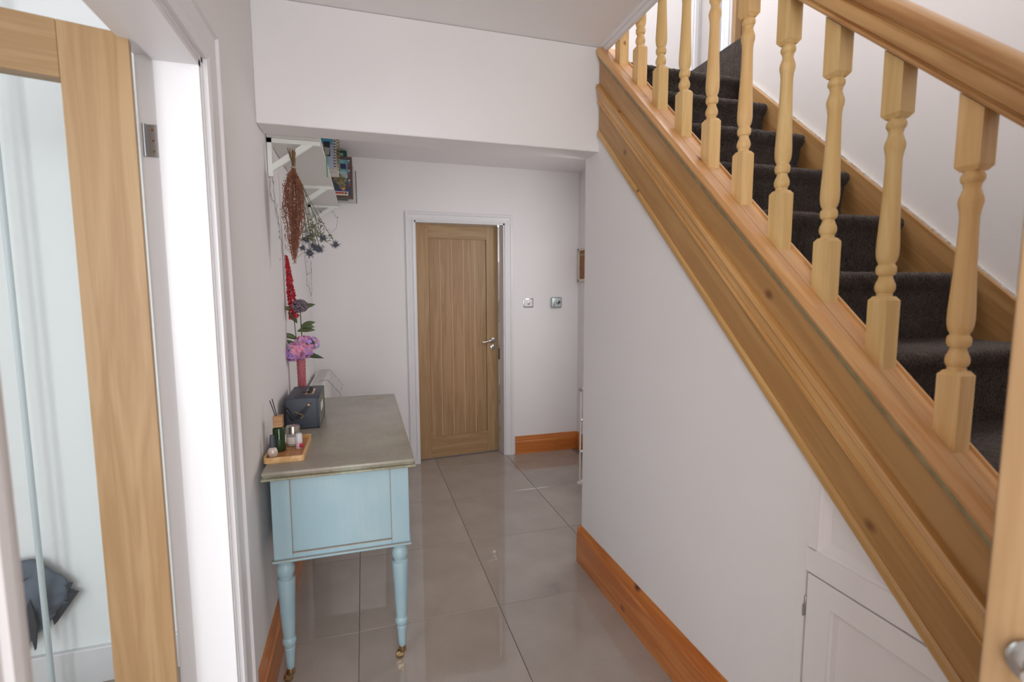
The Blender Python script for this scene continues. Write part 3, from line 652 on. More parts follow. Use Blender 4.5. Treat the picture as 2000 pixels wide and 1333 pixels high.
part('control_plate', MB().box((-.262, 2.34, sz1-.001), (-.225, 2.46, sz1+.002), .0008, 1), M_gold, spk, smooth=0, label='gold control panel')
for k, yy in enumerate((2.36, 2.40, 2.44)):
    part('dial', MB().lathe([(.0085, 0), (.0085, .010), (.006, .011)], (-.2435, yy, sz1+.002), 18), M_black, spk)
sa = part('strap', MB().prism([(-.236, .935-.012), (-.226, .925), (-.252, .882), (-.284, .856), (-.296, .868), (-.262, .900)], 1, sy0-.006, sy0-.001), mat('black_strap', (36, 42, 52), .35), spk, smooth=0)
part('stud', MB().lathe([(.0062, 0), (.0062, .002), (.003, .005)], (-.238, sy0-.006, .917), 18, Matrix.Rotation(PI/2, 4, 'X')), M_gold, sa)
ring = [(-.262, .872), (-.296, .886), (-.312, .868), (-.306, .858)]
part('buckle', MB().tube([(-.262, sy0-.009, .874), (-.294, sy0-.009, .892), (-.312, sy0-.009, .874)], .002, 8).tube([(-.262, sy0-.009, .874), (-.262, sy0-.009, .868), (-.272, sy0-.009, .862)], .002, 8), M_gold, sa)
part('strap_end', MB().tube([(-.330, sy0+.03, .930), (-.325, sy0-.004, .90), (-.306, sy0-.012, .862), (-.300, sy0-.012, .857)], .006, 8), M_black, sa)
part('strap_loop', MB().tube([(-.29, 2.262, .952), (-.27, 2.30, .966), (-.25, 2.34, .958), (-.245, 2.38, .962)], .003, 8), M_black, sa)
# ---------------------------------------------------------------- tray with bottles
M_bam = wood('bamboo', (222, 180, 128), (204, 158, 104), axis=1, scale=1.5, rough=.4)
M_bamd = wood('bamboo_base', (196, 140, 88), (176, 120, 70), axis=1, scale=1.5, rough=.4)
ty = thing('bamboo_tray', 'small bamboo tray holding bottles on the desk corner', 'tray', (-.283, 1.965, TZ))
tx0, tx1, ty0, ty1 = -.347, -.216, 1.825, 2.105
part('tray_base', MB().box((tx0+.006, ty0+.006, TZ), (tx1-.006, ty1-.006, TZ+.006)), M_bamd, ty, smooth=0)
b = MB()
def rr(x0, x1, y0, y1, rad, n=6):
    out = []
    for cx_, cy_, a0 in ((x1-rad, y1-rad, 0), (x0+rad, y1-rad, 90), (x0+rad, y0+rad, 180), (x1-rad, y0+rad, 270)):
        for i in range(n+1):
            t = math.radians(a0+90*i/n); out.append((cx_+rad*math.cos(t), cy_+rad*math.sin(t)))
    return out
o_ = rr(tx0, tx1, ty0, ty1, .014); i_ = rr(tx0+.006, tx1-.006, ty0+.006, ty1-.006, .009)
n = len(o_); zz = [(o_, TZ), (o_, TZ+.020), (i_, TZ+.020), (i_, TZ+.004)]
R = [[b.bm.verts.new((x, y, z)) for x, y in lst] for lst, z in zz]
for A, B in zip(R, R[1:]+R[:1]):
    for i in range(n): b.bm.faces.new((A[i], A[(i+1) % n], B[(i+1) % n], B[i]))
part('tray_rim', b, M_bam, ty, smooth=30)
BZ0 = TZ+.0065
def gm(name, col, rough=.05, tr=.75):
    return mat(name, col, rough, .5, trans=tr)
# reed diffuser
rd = thing('reed_diffuser', 'green glass reed diffuser with a square wooden collar', 'diffuser', (-.312, 1.95, BZ0))
part('bottle', MB().lathe([(.018, 0), (.0215, .003), (.0215, .083), (.019, .088), (.012, .090), (.012, .096)], (-.312, 1.95, BZ0), 28), gm('green_glass', (38, 66, 34), .08, .35), rd)
part('collar', MB().box((-.328, 1.934, BZ0+.091), (-.296, 1.966, BZ0+.133), .0015, 1), wood('collar_wood', (190, 146, 104), (166, 120, 80), axis=0, scale=2), rd, smooth=0)
part('reed', MB().rod((-.309, 1.95, BZ0+.10), (-.329, 1.948, BZ0+.196), .0018), M_black, rd)
part('reed', MB().rod((-.313, 1.953, BZ0+.10), (-.337, 1.95, BZ0+.190), .0018), M_black, rd)
part('bottle_label', MB().lathe([(.0218, .012), (.0218, .048)], (-.312, 1.95, BZ0), 28, cap=False), gm('dark_label', (40, 62, 36), .3, 0), rd)
part('side_label', MB().box((-.2905, 1.942, BZ0+.030), (-.2895, 1.96, BZ0+.058)), M_white, rd, smooth=0, label='white label edge')
# nail polish
npz = thing('nail_polish_bottle', 'nude nail polish bottle with a grey cap, front of the tray', 'nail polish', (-.325, 1.885, BZ0))
part('bottle', MB().lathe([(.012, 0), (.0155, .003), (.0170, .012), (.0165, .022), (.012, .031), (.0075, .034), (.0075, .037)], (-.325, 1.885, BZ0), 24), mat('nude_polish', (205, 186, 174), .15, .6, coat=.6), npz)
part('cap', MB().lathe([(.0098, .035), (.0100, .045), (.0078, .072), (.0070, .078), (.003, .080)], (-.325, 1.885, BZ0), 24), mat('grey_cap', (70, 72, 84), .4), npz)
# candle tin jar
cj = thing('candle_jar', 'short glass candle jar with a silver lid behind the diffuser', 'candle', (-.272, 2.01, BZ0))
part('jar', MB().lathe([(.021, 0), (.0235, .002), (.0235, .048), (.021, .050)], (-.272, 2.01, BZ0), 28), gm('clear_glass', (226, 220, 214), .05, .6), cj)
part('wax', MB().lathe([(.0205, .003), (.0205, .030)], (-.272, 2.01, BZ0), 24), mat('wax', (214, 200, 188), .5), cj)
part('lid', MB().lathe([(.0245, .048), (.0245, .073), (.0235, .076), (.004, .077)], (-.272, 2.01, BZ0), 28), mat('satin_tin', (190, 180, 168), .22, .5, .9), cj)
part('jar_label', MB().lathe([(.0238, .010), (.0238, .036)], (-.272, 2.01, BZ0), 28, cap=False), mat('cream_label', (222, 212, 204), .6), cj)
# small red bottle
rb = thing('small_red_white_bottle', 'small white capped bottle with a red label on the tray', 'bottle', (-.246, 1.958, BZ0))
part('bottle', MB().lathe([(.0105, 0), (.0125, .002), (.0125, .026), (.011, .030)], (-.246, 1.958, BZ0), 20), mat('pink_body', (214, 186, 192), .2), rb)
part('bottle_label', MB().box((-.2445, 1.944, BZ0+.006), (-.2325, 1.958, BZ0+.022), .002), mat('red_label', (186, 30, 64), .4), rb)
part('cap', MB().lathe([(.0118, .028), (.0115, .052), (.0095, .057), (.004, .058)], (-.246, 1.958, BZ0), 20), mat('frost_cap', (214, 214, 218), .3), rb)
# ---------------------------------------------------------------- vase and flowers
VX, VY = -.303, 2.62
vs = thing('pink_ribbed_vase', 'pink ribbed glass vase behind the speaker', 'vase', (VX, VY, TZ))
b = MB(); seg = 32; rows = 60; G = []
for j in range(rows+1):
    z = .27*j/rows; base = .026-.0045*math.sin(PI*min(1, z/.27))-(.006*(z/.27))
    row = []
    for i in range(seg):
        a = 2*PI*i/seg; rr_ = base+.0032*math.cos(8*a)*math.cos(2*PI*z/.019)
        row.append(b.bm.verts.new((VX+math.cos(a)*rr_, VY+math.sin(a)*rr_, TZ+z)))
    G.append(row)
for A, B in zip(G, G[1:]):
    for i in range(seg): b.bm.faces.new((A[i], A[(i+1) % seg], B[(i+1) % seg], B[i]))
b.bm.faces.new(G[0][::-1])
part('body', b, gm('pink_glass', (206, 110, 122), .06, .35), vs, smooth=60)
M_stem = mat('stem_green', (86, 100, 58), .5); M_lf = mat('leaf_green', (92, 104, 66), .5, var=.25, vscale=25); M_lfd = mat('leaf_dark', (70, 82, 54), .5, var=.2, vscale=25)
fr_ = thing('red_flower_spike', 'tall red artificial flower spike rising from the pink vase', 'flower', (VX-.003, VY, TZ+.02))
top = Vector((-.344, 2.60, 1.575)); s0 = Vector((VX-.004, VY, TZ+.03)); midp = Vector((-.318, 2.61, 1.25))
def bez(p0, p1, p2, t): return p0*(1-t)**2+p1*2*t*(1-t)+p2*t*t
part('stem', MB().tube([bez(s0, midp, top, i/12) for i in range(13)], .0028, 8, .0015), M_stem, fr_)
b = MB()
for i in range(900):
    t = .56+.44*(i/900); c = bez(s0, midp, top, t); rad = .019*(1-((t-.56)/.44)**1.6)+.004
    a = random.uniform(0, 2*PI); p = c+Vector((math.cos(a), math.sin(a), random.uniform(-.3, .3)))*rad*random.uniform(.55, 1)
    b.ball(p, (.0036*random.uniform(.7, 1.3)), sub=1, jit=.25)
tag(part('florets', b, mat('crimson', (176, 24, 44), .6, var=.35, vscale=60), fr_), kind='stuff')
for (pz, dx, dz, Ln) in ((.50, -.6, .3, .055), (.50, .85, .45, .09), (.44, -.5, .9, .07), (.36, -.9, .5, .075), (.30, -.6, .9, .08), (.40, .9, .25, .075), (.33, .95, .35, .085), (.28, -.8, .6, .07), (.25, .5, .9, .06), (.28, 1, .12, .10)):
    pb = Vector((-.312, 2.612, TZ+pz)); part('leaf', MB().leaf(pb, (dx*.8, -.25, dz), Ln*1.25, .026, (.1, -1, .2), .25), random.choice((M_lf, M_lfd)), fr_, thick=.0008)
af = thing('purple_allium', 'round dusty purple flower head beside the red spike', 'flower', (VX+.006, VY-.006, TZ+.02))
ac = Vector((-.294, 2.60, 1.335))
part('stem', MB().tube([bez(Vector((VX+.005, VY-.005, TZ+.03)), Vector((-.29, 2.61, 1.1)), ac, i/10) for i in range(11)], .0028, 8), M_stem, af)
b = MB()
for i in range(420):
    d = Vector((random.gauss(0, 1), random.gauss(0, 1), random.gauss(0, 1))).normalized(); d.z *= .8
    b.rod(ac+d*.012, ac+d*.037, .0006, .0006, 4); b.ball(ac+d*.037, .0034, sub=1, jit=.3)
tag(part('flower_head', b, mat('dusty_purple', (128, 110, 122), .7, var=.3, vscale=60), af), kind='stuff')
for (dx, dz, Ln) in ((.9, .5, .07), (.8, .15, .06)):
    part('leaf', MB().leaf(ac+Vector((0, -.01, -.10)), (dx, -.3, dz), Ln*1.2, .022), M_lf, af, thick=.0008)
hy = thing('pink_hydrangea', 'frilly pink and lilac flower head in the mouth of the vase', 'flower', (VX, VY, TZ+.26))
bp1, bp2, bp3 = MB(), MB(), MB()
for i in range(760):
    lobe = random.choice(((-.322, 2.58, 1.120, .050), (-.258, 2.59, 1.150, .048), (-.29, 2.58, 1.115, .05), (-.285, 2.59, 1.16, .04), (-.335, 2.58, 1.10, .04)))
    d = Vector((random.gauss(0, 1), random.gauss(0, 1), random.gauss(0, 1))).normalized()
    p = Vector(lobe[:3])+Vector((d.x, d.y*.8, d.z*.8))*lobe[3]*random.uniform(.75, 1)
    if p.x < XL+.006: p.x = XL+.006
    bb = random.choices((bp1, bp2, bp3), (6, 4.5, .5))[0]
    rt = random.uniform(0, PI)
    for q in range(4):
        aq = rt+q*PI/2; t1 = d.cross(Vector((.3, .2, 1))).normalized(); t2 = d.cross(t1)
        e = (t1*math.cos(aq)+t2*math.sin(aq)); h = (t1*-math.sin(aq)+t2*math.cos(aq))
        v = [bb.bm.verts.new(p), bb.bm.verts.new(p+e*.006+h*.004+d*.001), bb.bm.verts.new(p+e*.010+d*.003), bb.bm.verts.new(p+e*.006-h*.004+d*.001)]
        bb.bm.faces.new(v)
part('pink_petals', bp1, mat('petal_pink', (240, 158, 184), .6), hy).update_tag()
part('lilac_petals', bp2, mat('petal_lilac', (186, 150, 222), .6), hy)
part('teal_petals', bp3, mat('petal_teal', (90, 178, 170), .6), hy)
for o in list(hy.children): o['kind'] = 'stuff'
part('ribbon', MB().lathe([(.010, 0), (.022, .02), (.040, .045), (.044, .055)], (-.295, 2.605, 1.075), 20, cap=False), mat('pink_wrap', (232, 150, 160), .5), hy, label='pink wrap under the petals', thick=.001)
# ---------------------------------------------------------------- shelf with brackets
M_shelf = mat('white_shelf_paint', (222, 219, 214), .4)
M_brk = mat('white_bracket_paint', (232, 232, 226), .4)
sh = thing('wall_shelf', 'long white shelf high on the left wall with three brackets', 'shelf', (XL, 3.1, 2.02))
SZ0, SZ1 = 2.034, 2.052
part('board', MB().box((XL+.002, 2.285, SZ0), (-.150, 3.97, SZ1), .0015, 1), M_shelf, sh, smooth=0)
for yb_ in (2.30, 3.225, 3.93):
    b = MB(); t = .022
    b.box((XL+.002, yb_, 1.880), (XL+.020, yb_+t, SZ0-.0005)); b.box((XL+.002, yb_, SZ0-.018), (-.152, yb_+t, SZ0-.0005))
    b.prism([(XL+.018, 1.902), (XL+.018, 1.930), (-.222, SZ0-.016), (-.180, SZ0-.016)], 1, yb_+.002, yb_+t-.002)
    part('bracket', b, M_brk, sh, smooth=0)
BT = SZ1+.0005
def stripes(name, axis, cols, sc):
    m = bpy.data.materials.new(name); m.use_nodes = True; nt = m.node_tree; L = nt.links.new; N = nt.nodes.new
    b = nt.nodes['Principled BSDF']; b.inputs['Roughness'].default_value = .5
    tc = N('ShaderNodeTexCoord'); sp = N('ShaderNodeSeparateXYZ'); L(tc.outputs['Object'], sp.inputs[0])
    mu = N('ShaderNodeMath'); mu.operation = 'MULTIPLY'; mu.inputs[1].default_value = sc; L(sp.outputs[axis], mu.inputs[0])
    fr = N('ShaderNodeMath'); fr.operation = 'FRACT'; L(mu.outputs[0], fr.inputs[0])
    rp = N('ShaderNodeValToRGB'); rp.color_ramp.interpolation = 'CONSTANT'; rp.color_ramp.elements[0].color = lin(cols[0]); rp.color_ramp.elements[1].position = .6; rp.color_ramp.elements[1].color = lin(cols[1])
    L(fr.outputs[0], rp.inputs[0]); L(rp.outputs[0], b.inputs['Base Color']); return m
nb = thing('spiral_notebook', 'blue and white striped spiral notebook on the shelf', 'notebook', (-.22, 2.85, BT))
part('cover', MB().box((-.33, 2.840, BT), (-.122, 2.858, 2.30)), stripes('striped_cover', 0, ((196, 200, 216), (104, 116, 156)), 150), nb, smooth=0)
part('corner_patch', MB().box((-.30, 2.838, 2.172), (-.128, 2.8402, 2.30)), mat('teal_patch', (70, 150, 178), .5), nb, smooth=0, label='teal patch at the top of the cover')
b = MB()
for i in range(17):
    z = BT+.012+i*.0142; b.tube([(-.126+.009*math.cos(t)+.004, 2.849+.012*math.sin(t), z+.0015*math.sin(t)) for t in [2*PI*k/10 for k in range(11)]], .0013, 5)
tag(part('spiral_binding', b, mat('spiral_wire', (60, 58, 62), .3, metal=.8), nb), kind='stuff')
nb2 = thing('gold_spiral_notebook', 'thick notebook with a gold spiral behind the striped notebook', 'notebook', (-.22, 2.90, BT))
part('pages', MB().box((-.33, 2.885, BT), (-.112, 2.915, 2.305)), mat('page_cream', (206, 200, 186), .7), nb2, smooth=0)
b = MB()
for i in range(15):
    z = BT+.012+i*.0158; b.tube([(-.108+.010*math.cos(t)+.004, 2.90+.02*math.sin(t), z) for t in [2*PI*k/10 for k in range(11)]], .0022, 5)
tag(part('spiral_binding', b, mat('gold_wire', (150, 130, 86), .4, metal=.6), nb2), kind='stuff')
ht = thing('hanging_tag', 'black and grey card with a green ribbon at the shelf front', 'tag', (-.150, 2.62, 2.09))
part('card', MB().box((-.158, 2.615, 2.056), (-.128, 2.619, 2.125), .001, 1), mat('card_black', (36, 36, 40), .5), ht, smooth=0)
part('card_panel', MB().prism([(-.152, 2.062), (-.134, 2.062), (-.130, 2.095), (-.156, 2.098)], 1, 2.612, 2.6145), mat('card_grey', (150, 144, 138), .5), ht, smooth=0, label='grey lower half')
part('ribbon', MB().box((-.1485, 2.609, 1.955), (-.1425, 2.6115, 2.060)), mat('green_ribbon', (92, 158, 112), .6), ht, smooth=0)
single('small_white_book', 'small cream book lying under the striped notebook', 'book', MB().box((-.30, 3.02, BT), (-.108, 3.06, 2.118), .001, 1), mat('book_cream', (206, 198, 190), .6), (-.2, 3.04, BT), smooth=0)
tn = thing('green_tin', 'dark green tin behind the picture book', 'tin', (-.10, 3.80, BT))
part('body', MB().box((-.16, 3.765, BT), (-.075, 3.83, 2.392), .008, 3), mat('dark_green_tin', (30, 72, 66), .3), tn)
part('tin_label', MB().box((-.125, 3.762, 2.352), (-.10, 3.765, 2.372), .001), mat('pale_green', (130, 170, 150), .4), tn, smooth=0)
# illustrated book
pb_ = thing('illustrated_book', 'colourful framed picture book standing on the shelf', 'book', (-.19, 3.72, BT))
M_bc = mat('book_brown', (96, 72, 62), .5)
part('cover', MB().box((-.335, 3.705, BT), (-.042, 3.745, 2.335), .001, 1), M_bc, pb_, smooth=0)
def flat(nm, x0, x1, z0, z1, col, lay=1, lab=None):
    y = 3.705-.0006*lay
    return part(nm, MB().box((x0, y-.0004, z0), (x1, y+.0002, z1)), mat('print_'+nm+str(col[0]), col, .5, var=.25, vscale=40), pb_, smooth=0, label=lab)
flat('cover_picture', -.32, -.056, 2.068, 2.322, (70, 74, 78), 1)
flat('sky_print', -.31, -.072, 2.235, 2.312, (112, 160, 164), 2, 'pale teal printed area')
flat('blue_print', -.31, -.070, 2.072, 2.112, (52, 66, 140), 2, 'blue printed strip')
flat('cloud_print', -.31, -.074, 2.19, 2.235, (158, 176, 176), 2)
flat('navy_print', -.12, -.082, 2.25, 2.285, (48, 46, 92), 3)
part('glow_print', MB().lathe([(.012, 0), (.012, .0005)], (-.105, 3.703, 2.115), 16, Matrix.Rotation(PI/2, 4, 'X')), mat('orange_print', (216, 140, 60), .5), pb_, label='orange sun spot')
for i in range(11):
    z = 2.135+i*.0165; cc = ((190, 60, 50), (90, 130, 180), (210, 210, 205), (120, 60, 90))[i % 4]
    b = MB(); b.prism([(-.068, z), (-.058, z+.004), (-.060, z+.014), (-.070, z+.010)], 1, 3.7025, 3.7035)
    part('border_print', b, mat('border%d' % i, cc, .5), pb_, smooth=0)
cb = thing('cream_book', 'cream book with red and black print behind the picture book', 'book', (-.18, 3.86, BT))
part('cover', MB().box((-.335, 3.85, BT), (-.035, 3.875, 2.31), .001, 1), mat('cream_cover', (206, 196, 186), .6), cb, smooth=0)
wk = thing('dark_edged_book', 'thin black edged book at the far end of the shelf', 'book', (-.18, 3.90, BT))
part('cover', MB().box((-.335, 3.893, BT), (-.022, 3.908, 2.285), .001, 1), mat('white_cover', (210, 206, 204), .5), wk, smooth=0)
part('spine', MB().box((-.0235, 3.892, BT), (-.019, 3.909, 2.286)), M_black, wk, smooth=0)
# lower printed book below the picture book (seen at the shelf front)
lb = thing('patterned_book', 'thin cream magazine with a red strip in front of the picture book', 'magazine', (-.19, 3.60, BT))
part('cover', MB().box((-.34, 3.598, BT), (-.072, 3.604, 2.078)), mat('mag_cream', (214, 200, 180), .6), lb, smooth=0)
part('red_strip', MB().box((-.33, 3.5965, 2.062), (-.098, 3.598, 2.073)), mat('mag_red', (176, 70, 58), .6), lb, smooth=0, label='red printed strip')
part('black_mark', MB().box((-.094, 3.5965, 2.062), (-.080, 3.598, 2.072)), M_black, lb, smooth=0)
# dried posy
dp = thing('dried_posy', 'small dried olive posy hanging at the shelf front', 'dried flowers', (-.105, 3.08, 2.10))
b = MB(); b2 = MB()
for i in range(60):
    e = Vector((-.100+random.gauss(0, .016), 3.08+random.gauss(0, .016), 2.035+random.gauss(0, .018)))
    b.tube([Vector((-.130, 3.07, 2.10)), (Vector((-.130, 3.07, 2.10))+e)/2+Vector((random.gauss(0, .004), 0, 0)), e], .0008, 4)
    for q in range(3): b2.ball(e+Vector((random.gauss(0, .007), random.gauss(0, .007), random.gauss(0, .007))), .0032, sub=1, jit=.3)
tag(part('stems', b, mat('dry_stem', (110, 98, 66), .8), dp), kind='stuff'); tag(part('buds', b2, mat('dry_bud', (150, 140, 102), .8, var=.4, vscale=70), dp), kind='stuff')
# ---------------------------------------------------------------- hanging rust dried bunch
hb = thing('rust_dried_bunch', 'long rust brown dried flower bunch hanging upside down from the shelf bracket', 'dried flowers', (-.257, 2.262, 2.0))
b = MB(); b2 = MB(); tie = Vector((-.257, 2.262, 1.912))
for i in range(16):
    b.tube([tie+Vector((random.gauss(0, .007), random.gauss(0, .006), .068+random.uniform(-.008, .008))), tie+Vector((random.gauss(0, .003), random.gauss(0, .003), 0)), tie+Vector((random.gauss(0, .01), random.gauss(0, .01), -.06))], .0019, 6)
part('stems', b, mat('brown_stem', (112, 84, 56), .7), hb)['kind'] = 'stuff'
part('string', MB().lathe([(.0095, 0), (.011, .003), (.0095, .006)], tie-Vector((0, 0, .003)), 16), mat('grey_twine', (158, 146, 138), .8), hb)
for i in range(62):
    a = random.uniform(0, 2*PI); rad = .047*math.sqrt(random.random()); L_ = random.uniform(.2, .40)
    drift = Vector((-.020, .01, 0))*(L_/.47)
    pts = []
    for k in range(9):
        t = k/8; sp = rad*math.sin(PI*min(1, t*.95))**.7*(1 if t < .5 else 1-.55*(t-.5)/.5)
        p = tie+Vector((math.cos(a)*sp, math.sin(a)*sp, -L_*t))+drift*t+Vector((random.gauss(0, .0025), random.gauss(0, .0025), 0))
        if p.x < XL+.006: p.x = XL+.006
        pts.append(p)
    b2.tube(pts, .0011, 4)
    for k in range(2, 9):
        for q in range(7):
            t = random.random(); p = pts[k-1].lerp(pts[k], t)+Vector((random.gauss(0, .0045), random.gauss(0, .0045), random.gauss(0, .004)))
            if p.x < XL+.006: p.x = XL+.006
            b2.ball(p, .0019*random.uniform(.6, 1.3), sub=1, jit=.3)
for i in range(26):   # curly side wisps
    z = random.uniform(-.34, -.06); s_ = random.choice((-1, 1)); c0 = tie+Vector((s_*.03-.012, 0, z))
    if c0.x < XL+.012: c0.x = XL+.012
    b2.tube([c0+Vector((s_*.009*k*.5*math.cos(k*.7), -.004*k*.3, -.006*k+.004*math.sin(k*1.2))) if c0.x+s_*.02 > XL+.01 else c0+Vector((.002*k, -.004*k, -.005*k)) for k in range(6)], .0009, 4)
tag(part('seed_heads', b2, mat('rust_seed', (132, 82, 60), .85, var=.35, vscale=60), hb, smooth=0), kind='stuff')
# ---------------------------------------------------------------- thistle bunch
th = thing('blue_thistle_bunch', 'grey blue dried thistle bunch hanging behind the rust bunch', 'dried flowers', (-.28, 2.60, 2.02))
tieT = Vector((-.285, 2.60, 1.93)); hp_ = [(-.252, 2.60, 1.655, .022), (-.239, 2.60, 1.590, .026), (-.178, 2.60, 1.662, .020), (-.206, 2.60, 1.612, .022), (-.192, 2.60, 1.608, .018), (-.222, 2.60, 1.625, .018), (-.268, 2.58, 1.612, .015), (-.235, 2.63, 1.67, .020), (-.118, 2.60, 1.634, .021)]
M_thb = mat('thistle_blue', (88, 90, 102), .7, var=.35, vscale=80); M_ths = mat('thistle_stem', (92, 92, 66), .7)
part('string', MB().rod((-.285, 2.60, 2.033), (-.285, 2.60, 1.93), .001), M_ths, th)
for i, (x, y, z, rad) in enumerate(hp_):
    e = Vector((x, y, z)); m_ = (tieT+e)/2+Vector((.012 if i != 8 else -.01, random.gauss(0, .01), .01))
    s_ = part('stem', MB().tube([bez(tieT+Vector((0, 0, .04)), m_, e, k/8) for k in range(9)], .0014, 6), M_ths, th)
    b = MB(); b.ball(e, rad*.55, sub=2, jit=.1)
    for q in range(70):
        d = Vector((random.gauss(0, 1), random.gauss(0, 1), random.gauss(0, 1))).normalized(); b.rod(e+d*rad*.4, e+d*rad*random.uniform(.95, 1.35), .0012, .0003, 4)
    part('thistle_head', b, M_thb, s_, smooth=0)
b = MB()
for i in range(110):
    e = Vector((-.215+random.gauss(0, .028), 2.60+random.gauss(0, .015), 1.70+random.gauss(0, .035))); b.leaf(e, (random.gauss(0, 1), random.gauss(0, .6), random.gauss(-.5, .6)), .022, .005)
for q in range(5):
    b.leaf(Vector((-.142, 2.60, 1.672)), (random.gauss(.3, 1), random.gauss(0, .5), random.gauss(0, 1)), .016, .006)
tag(part('leaves', b, mat('thistle_leaf', (112, 112, 84), .7, var=.3, vscale=50), th), kind='stuff')
# fairy light wires
M_wire = mat('clear_wire', (150, 144, 138), .4)
fw = thing('fairy_light_wire', 'thin fairy light wire trailing down the wall below the shelf', 'fairy lights', (XL, 3.0, 2.0))
def wander(pts, amp=.008, n=6):
    out = []
    for p, q in zip(pts, pts[1:]):
        for k in range(n):
            v = Vector(p).lerp(Vector(q), k/n)+Vector((0, random.gauss(0, amp*1.6), random.gauss(0, amp))); v.x = max(v.x, XL+.003); out.append(v)
    out.append(Vector(pts[-1])); return out
WXx = XL+.006
for pts in ([(WXx, 2.315, 1.90), (WXx, 2.30, 1.80), (WXx, 2.46, 1.79), (WXx, 2.50, 1.66), (WXx, 2.62, 1.56), (WXx, 2.60, 1.48)], [(WXx, 2.33, 1.94), (WXx, 2.40, 1.86), (WXx, 2.42, 1.75), (WXx, 2.5, 1.70)],
            [(WXx, 3.40, 1.95), (WXx, 3.48, 1.72), (WXx, 3.51, 1.64), (WXx, 3.59, 1.53), (WXx, 3.55, 1.45), (WXx, 3.72, 1.44), (WXx, 3.8, 1.37)], [(WXx, 3.59, 1.53), (WXx, 3.9, 1.54), (WXx, 3.92, 1.62), (WXx, 3.88, 1.40), (WXx, 3.80, 1.37)],
            [(-.20, 3.925, 2.0), (-.15, 3.80, 1.93), (-.17, 3.75, 1.83), (-.26, 3.75, 1.84)]):
    part('wire', MB().tube(wander(pts), .0013, 5), M_wire, fw)
for i in range(9):
    y = random.choice((2.4, 2.5, 2.6, 3.5, 3.6, 3.75)); part('bulb', MB().ball((WXx, y+random.gauss(0, .03), random.uniform(1.45, 1.85)), .003, sub=1), M_wire, fw)
# ---------------------------------------------------------------- left radiator with clothes airer
M_rad = mat('radiator_white', (226, 222, 218), .35)
ra = thing('panel_radiator', 'white panel radiator on the left wall behind the desk', 'radiator', (-.30, 3.5, .15))
b = MB(); b.box((-.338, 3.20, .18), (-.322, 3.86, .80), .004); b.box((-.268, 3.20, .18), (-.252, 3.86, .80), .004)
part('panel', b, M_rad, ra)
for i in range(20):
    y0 = 3.215+i*.032; part('flute', MB().box((-.252, y0, .20), (-.248, y0+.016, .78), .0015, 1), M_rad, ra, smooth=0) if i < 20 else None
part('top_grille', MB().box((-.338, 3.20, .800), (-.252, 3.86, .822), .003), M_rad, ra)
b = MB()
for i in range(40): b.box((-.325, 3.22+i*.0155, .8215), (-.265, 3.227+i*.0155, .8225))
tag(part('grille_slots', b, mat('slot_grey', (190, 186, 184), .6), ra, smooth=0), kind='stuff')
part('end_cap', MB().box((-.340, 3.192, .19), (-.250, 3.201, .822), .002).lathe([(.014, 0), (.014, .002)], (-.295, 3.192, .800), 20, Matrix.Rotation(PI/2, 4, 'X')), M_rad, ra)
part('foot', MB().box((-.356, 3.3, .70), (-.338, 3.34, .74)).box((-.356, 3.7, .70), (-.338, 3.74, .74)), M_steel, ra, smooth=0, label='steel wall bracket')
ai = thing('radiator_airer', 'thin wire clothes airer hooked over the radiator', 'airer', (-.2, 3.6, .82))
part('frame', MB().tube([(-.315, 3.83, .832), (-.248, 3.83, .832), (-.156, 3.80, .712), (-.176, 3.78, .690)], .0022, 6).tube([(-.290, 3.38, .800), (-.284, 3.40, .828), (-.235, 3.40, .828), (-.157, 3.40, .728), (-.170, 3.40, .71)], .0022, 6), M_steel, ai)
b = MB()
for k in range(5):
    t = k/4; b.rod((-.240+.085*t, 3.40, .825-.10*t), (-.245+.089*t, 3.82, .83-.115*t), .0014, seg=6)
part('rails', b, M_white, ai)
# ---------------------------------------------------------------- right side small items
sw = thing('light_switch', 'small square chrome light switch on the end wall', 'light switch', (1.341, YFAR, 1.305))
part('plate', MB().box((1.297, YFAR-.006, 1.266), (1.385, YFAR-.0005, 1.344), .003), M_chrome, sw)
part('rim', MB().box((1.305, YFAR-.0075, 1.274), (1.377, YFAR-.0055, 1.336), .001), M_white, sw, label='pale inner plate')
part('rocker', MB().box((1.333, YFAR-.012, 1.290), (1.349, YFAR-.007, 1.322), .002), M_steel, sw)
for xx in (1.312, 1.370): part('screw', MB().lathe([(.004, 0), (.004, .0025)], (xx, YFAR-.0075, 1.305), 12, Matrix.Rotation(PI/2, 4, 'X')), M_steel, sw)
tsn = thing('thermostat', 'chrome dial thermostat right of the light switch', 'thermostat', (1.589, YFAR, 1.307))
part('body', MB().box((1.543, YFAR-.030, 1.262), (1.638, YFAR-.0005, 1.352), .010, 4), mat('thermo_silver', (168, 178, 178), .25, metal=.6), tsn)
part('face', MB().box((1.572, YFAR-.033, 1.272), (1.628, YFAR-.029, 1.345), .002), mat('thermo_face', (190, 200, 198), .3), tsn)
part('dial', MB().lathe([(.019, 0), (.018, .012), (.014, .015), (.002, .015)], (1.600, YFAR-.033, 1.310), 24, Matrix.Rotation(PI/2, 4, 'X')), M_steel, tsn)
part('dial_hub', MB().lathe([(.010, 0), (.009, .006)], (1.600, YFAR-.047, 1.310), 16, Matrix.Rotation(PI/2, 4, 'X')), M_black, tsn)
pc = thing('framed_cork_board', 'cream framed brown board on the recess side wall', 'picture', (XRR, 3.80, 1.62))
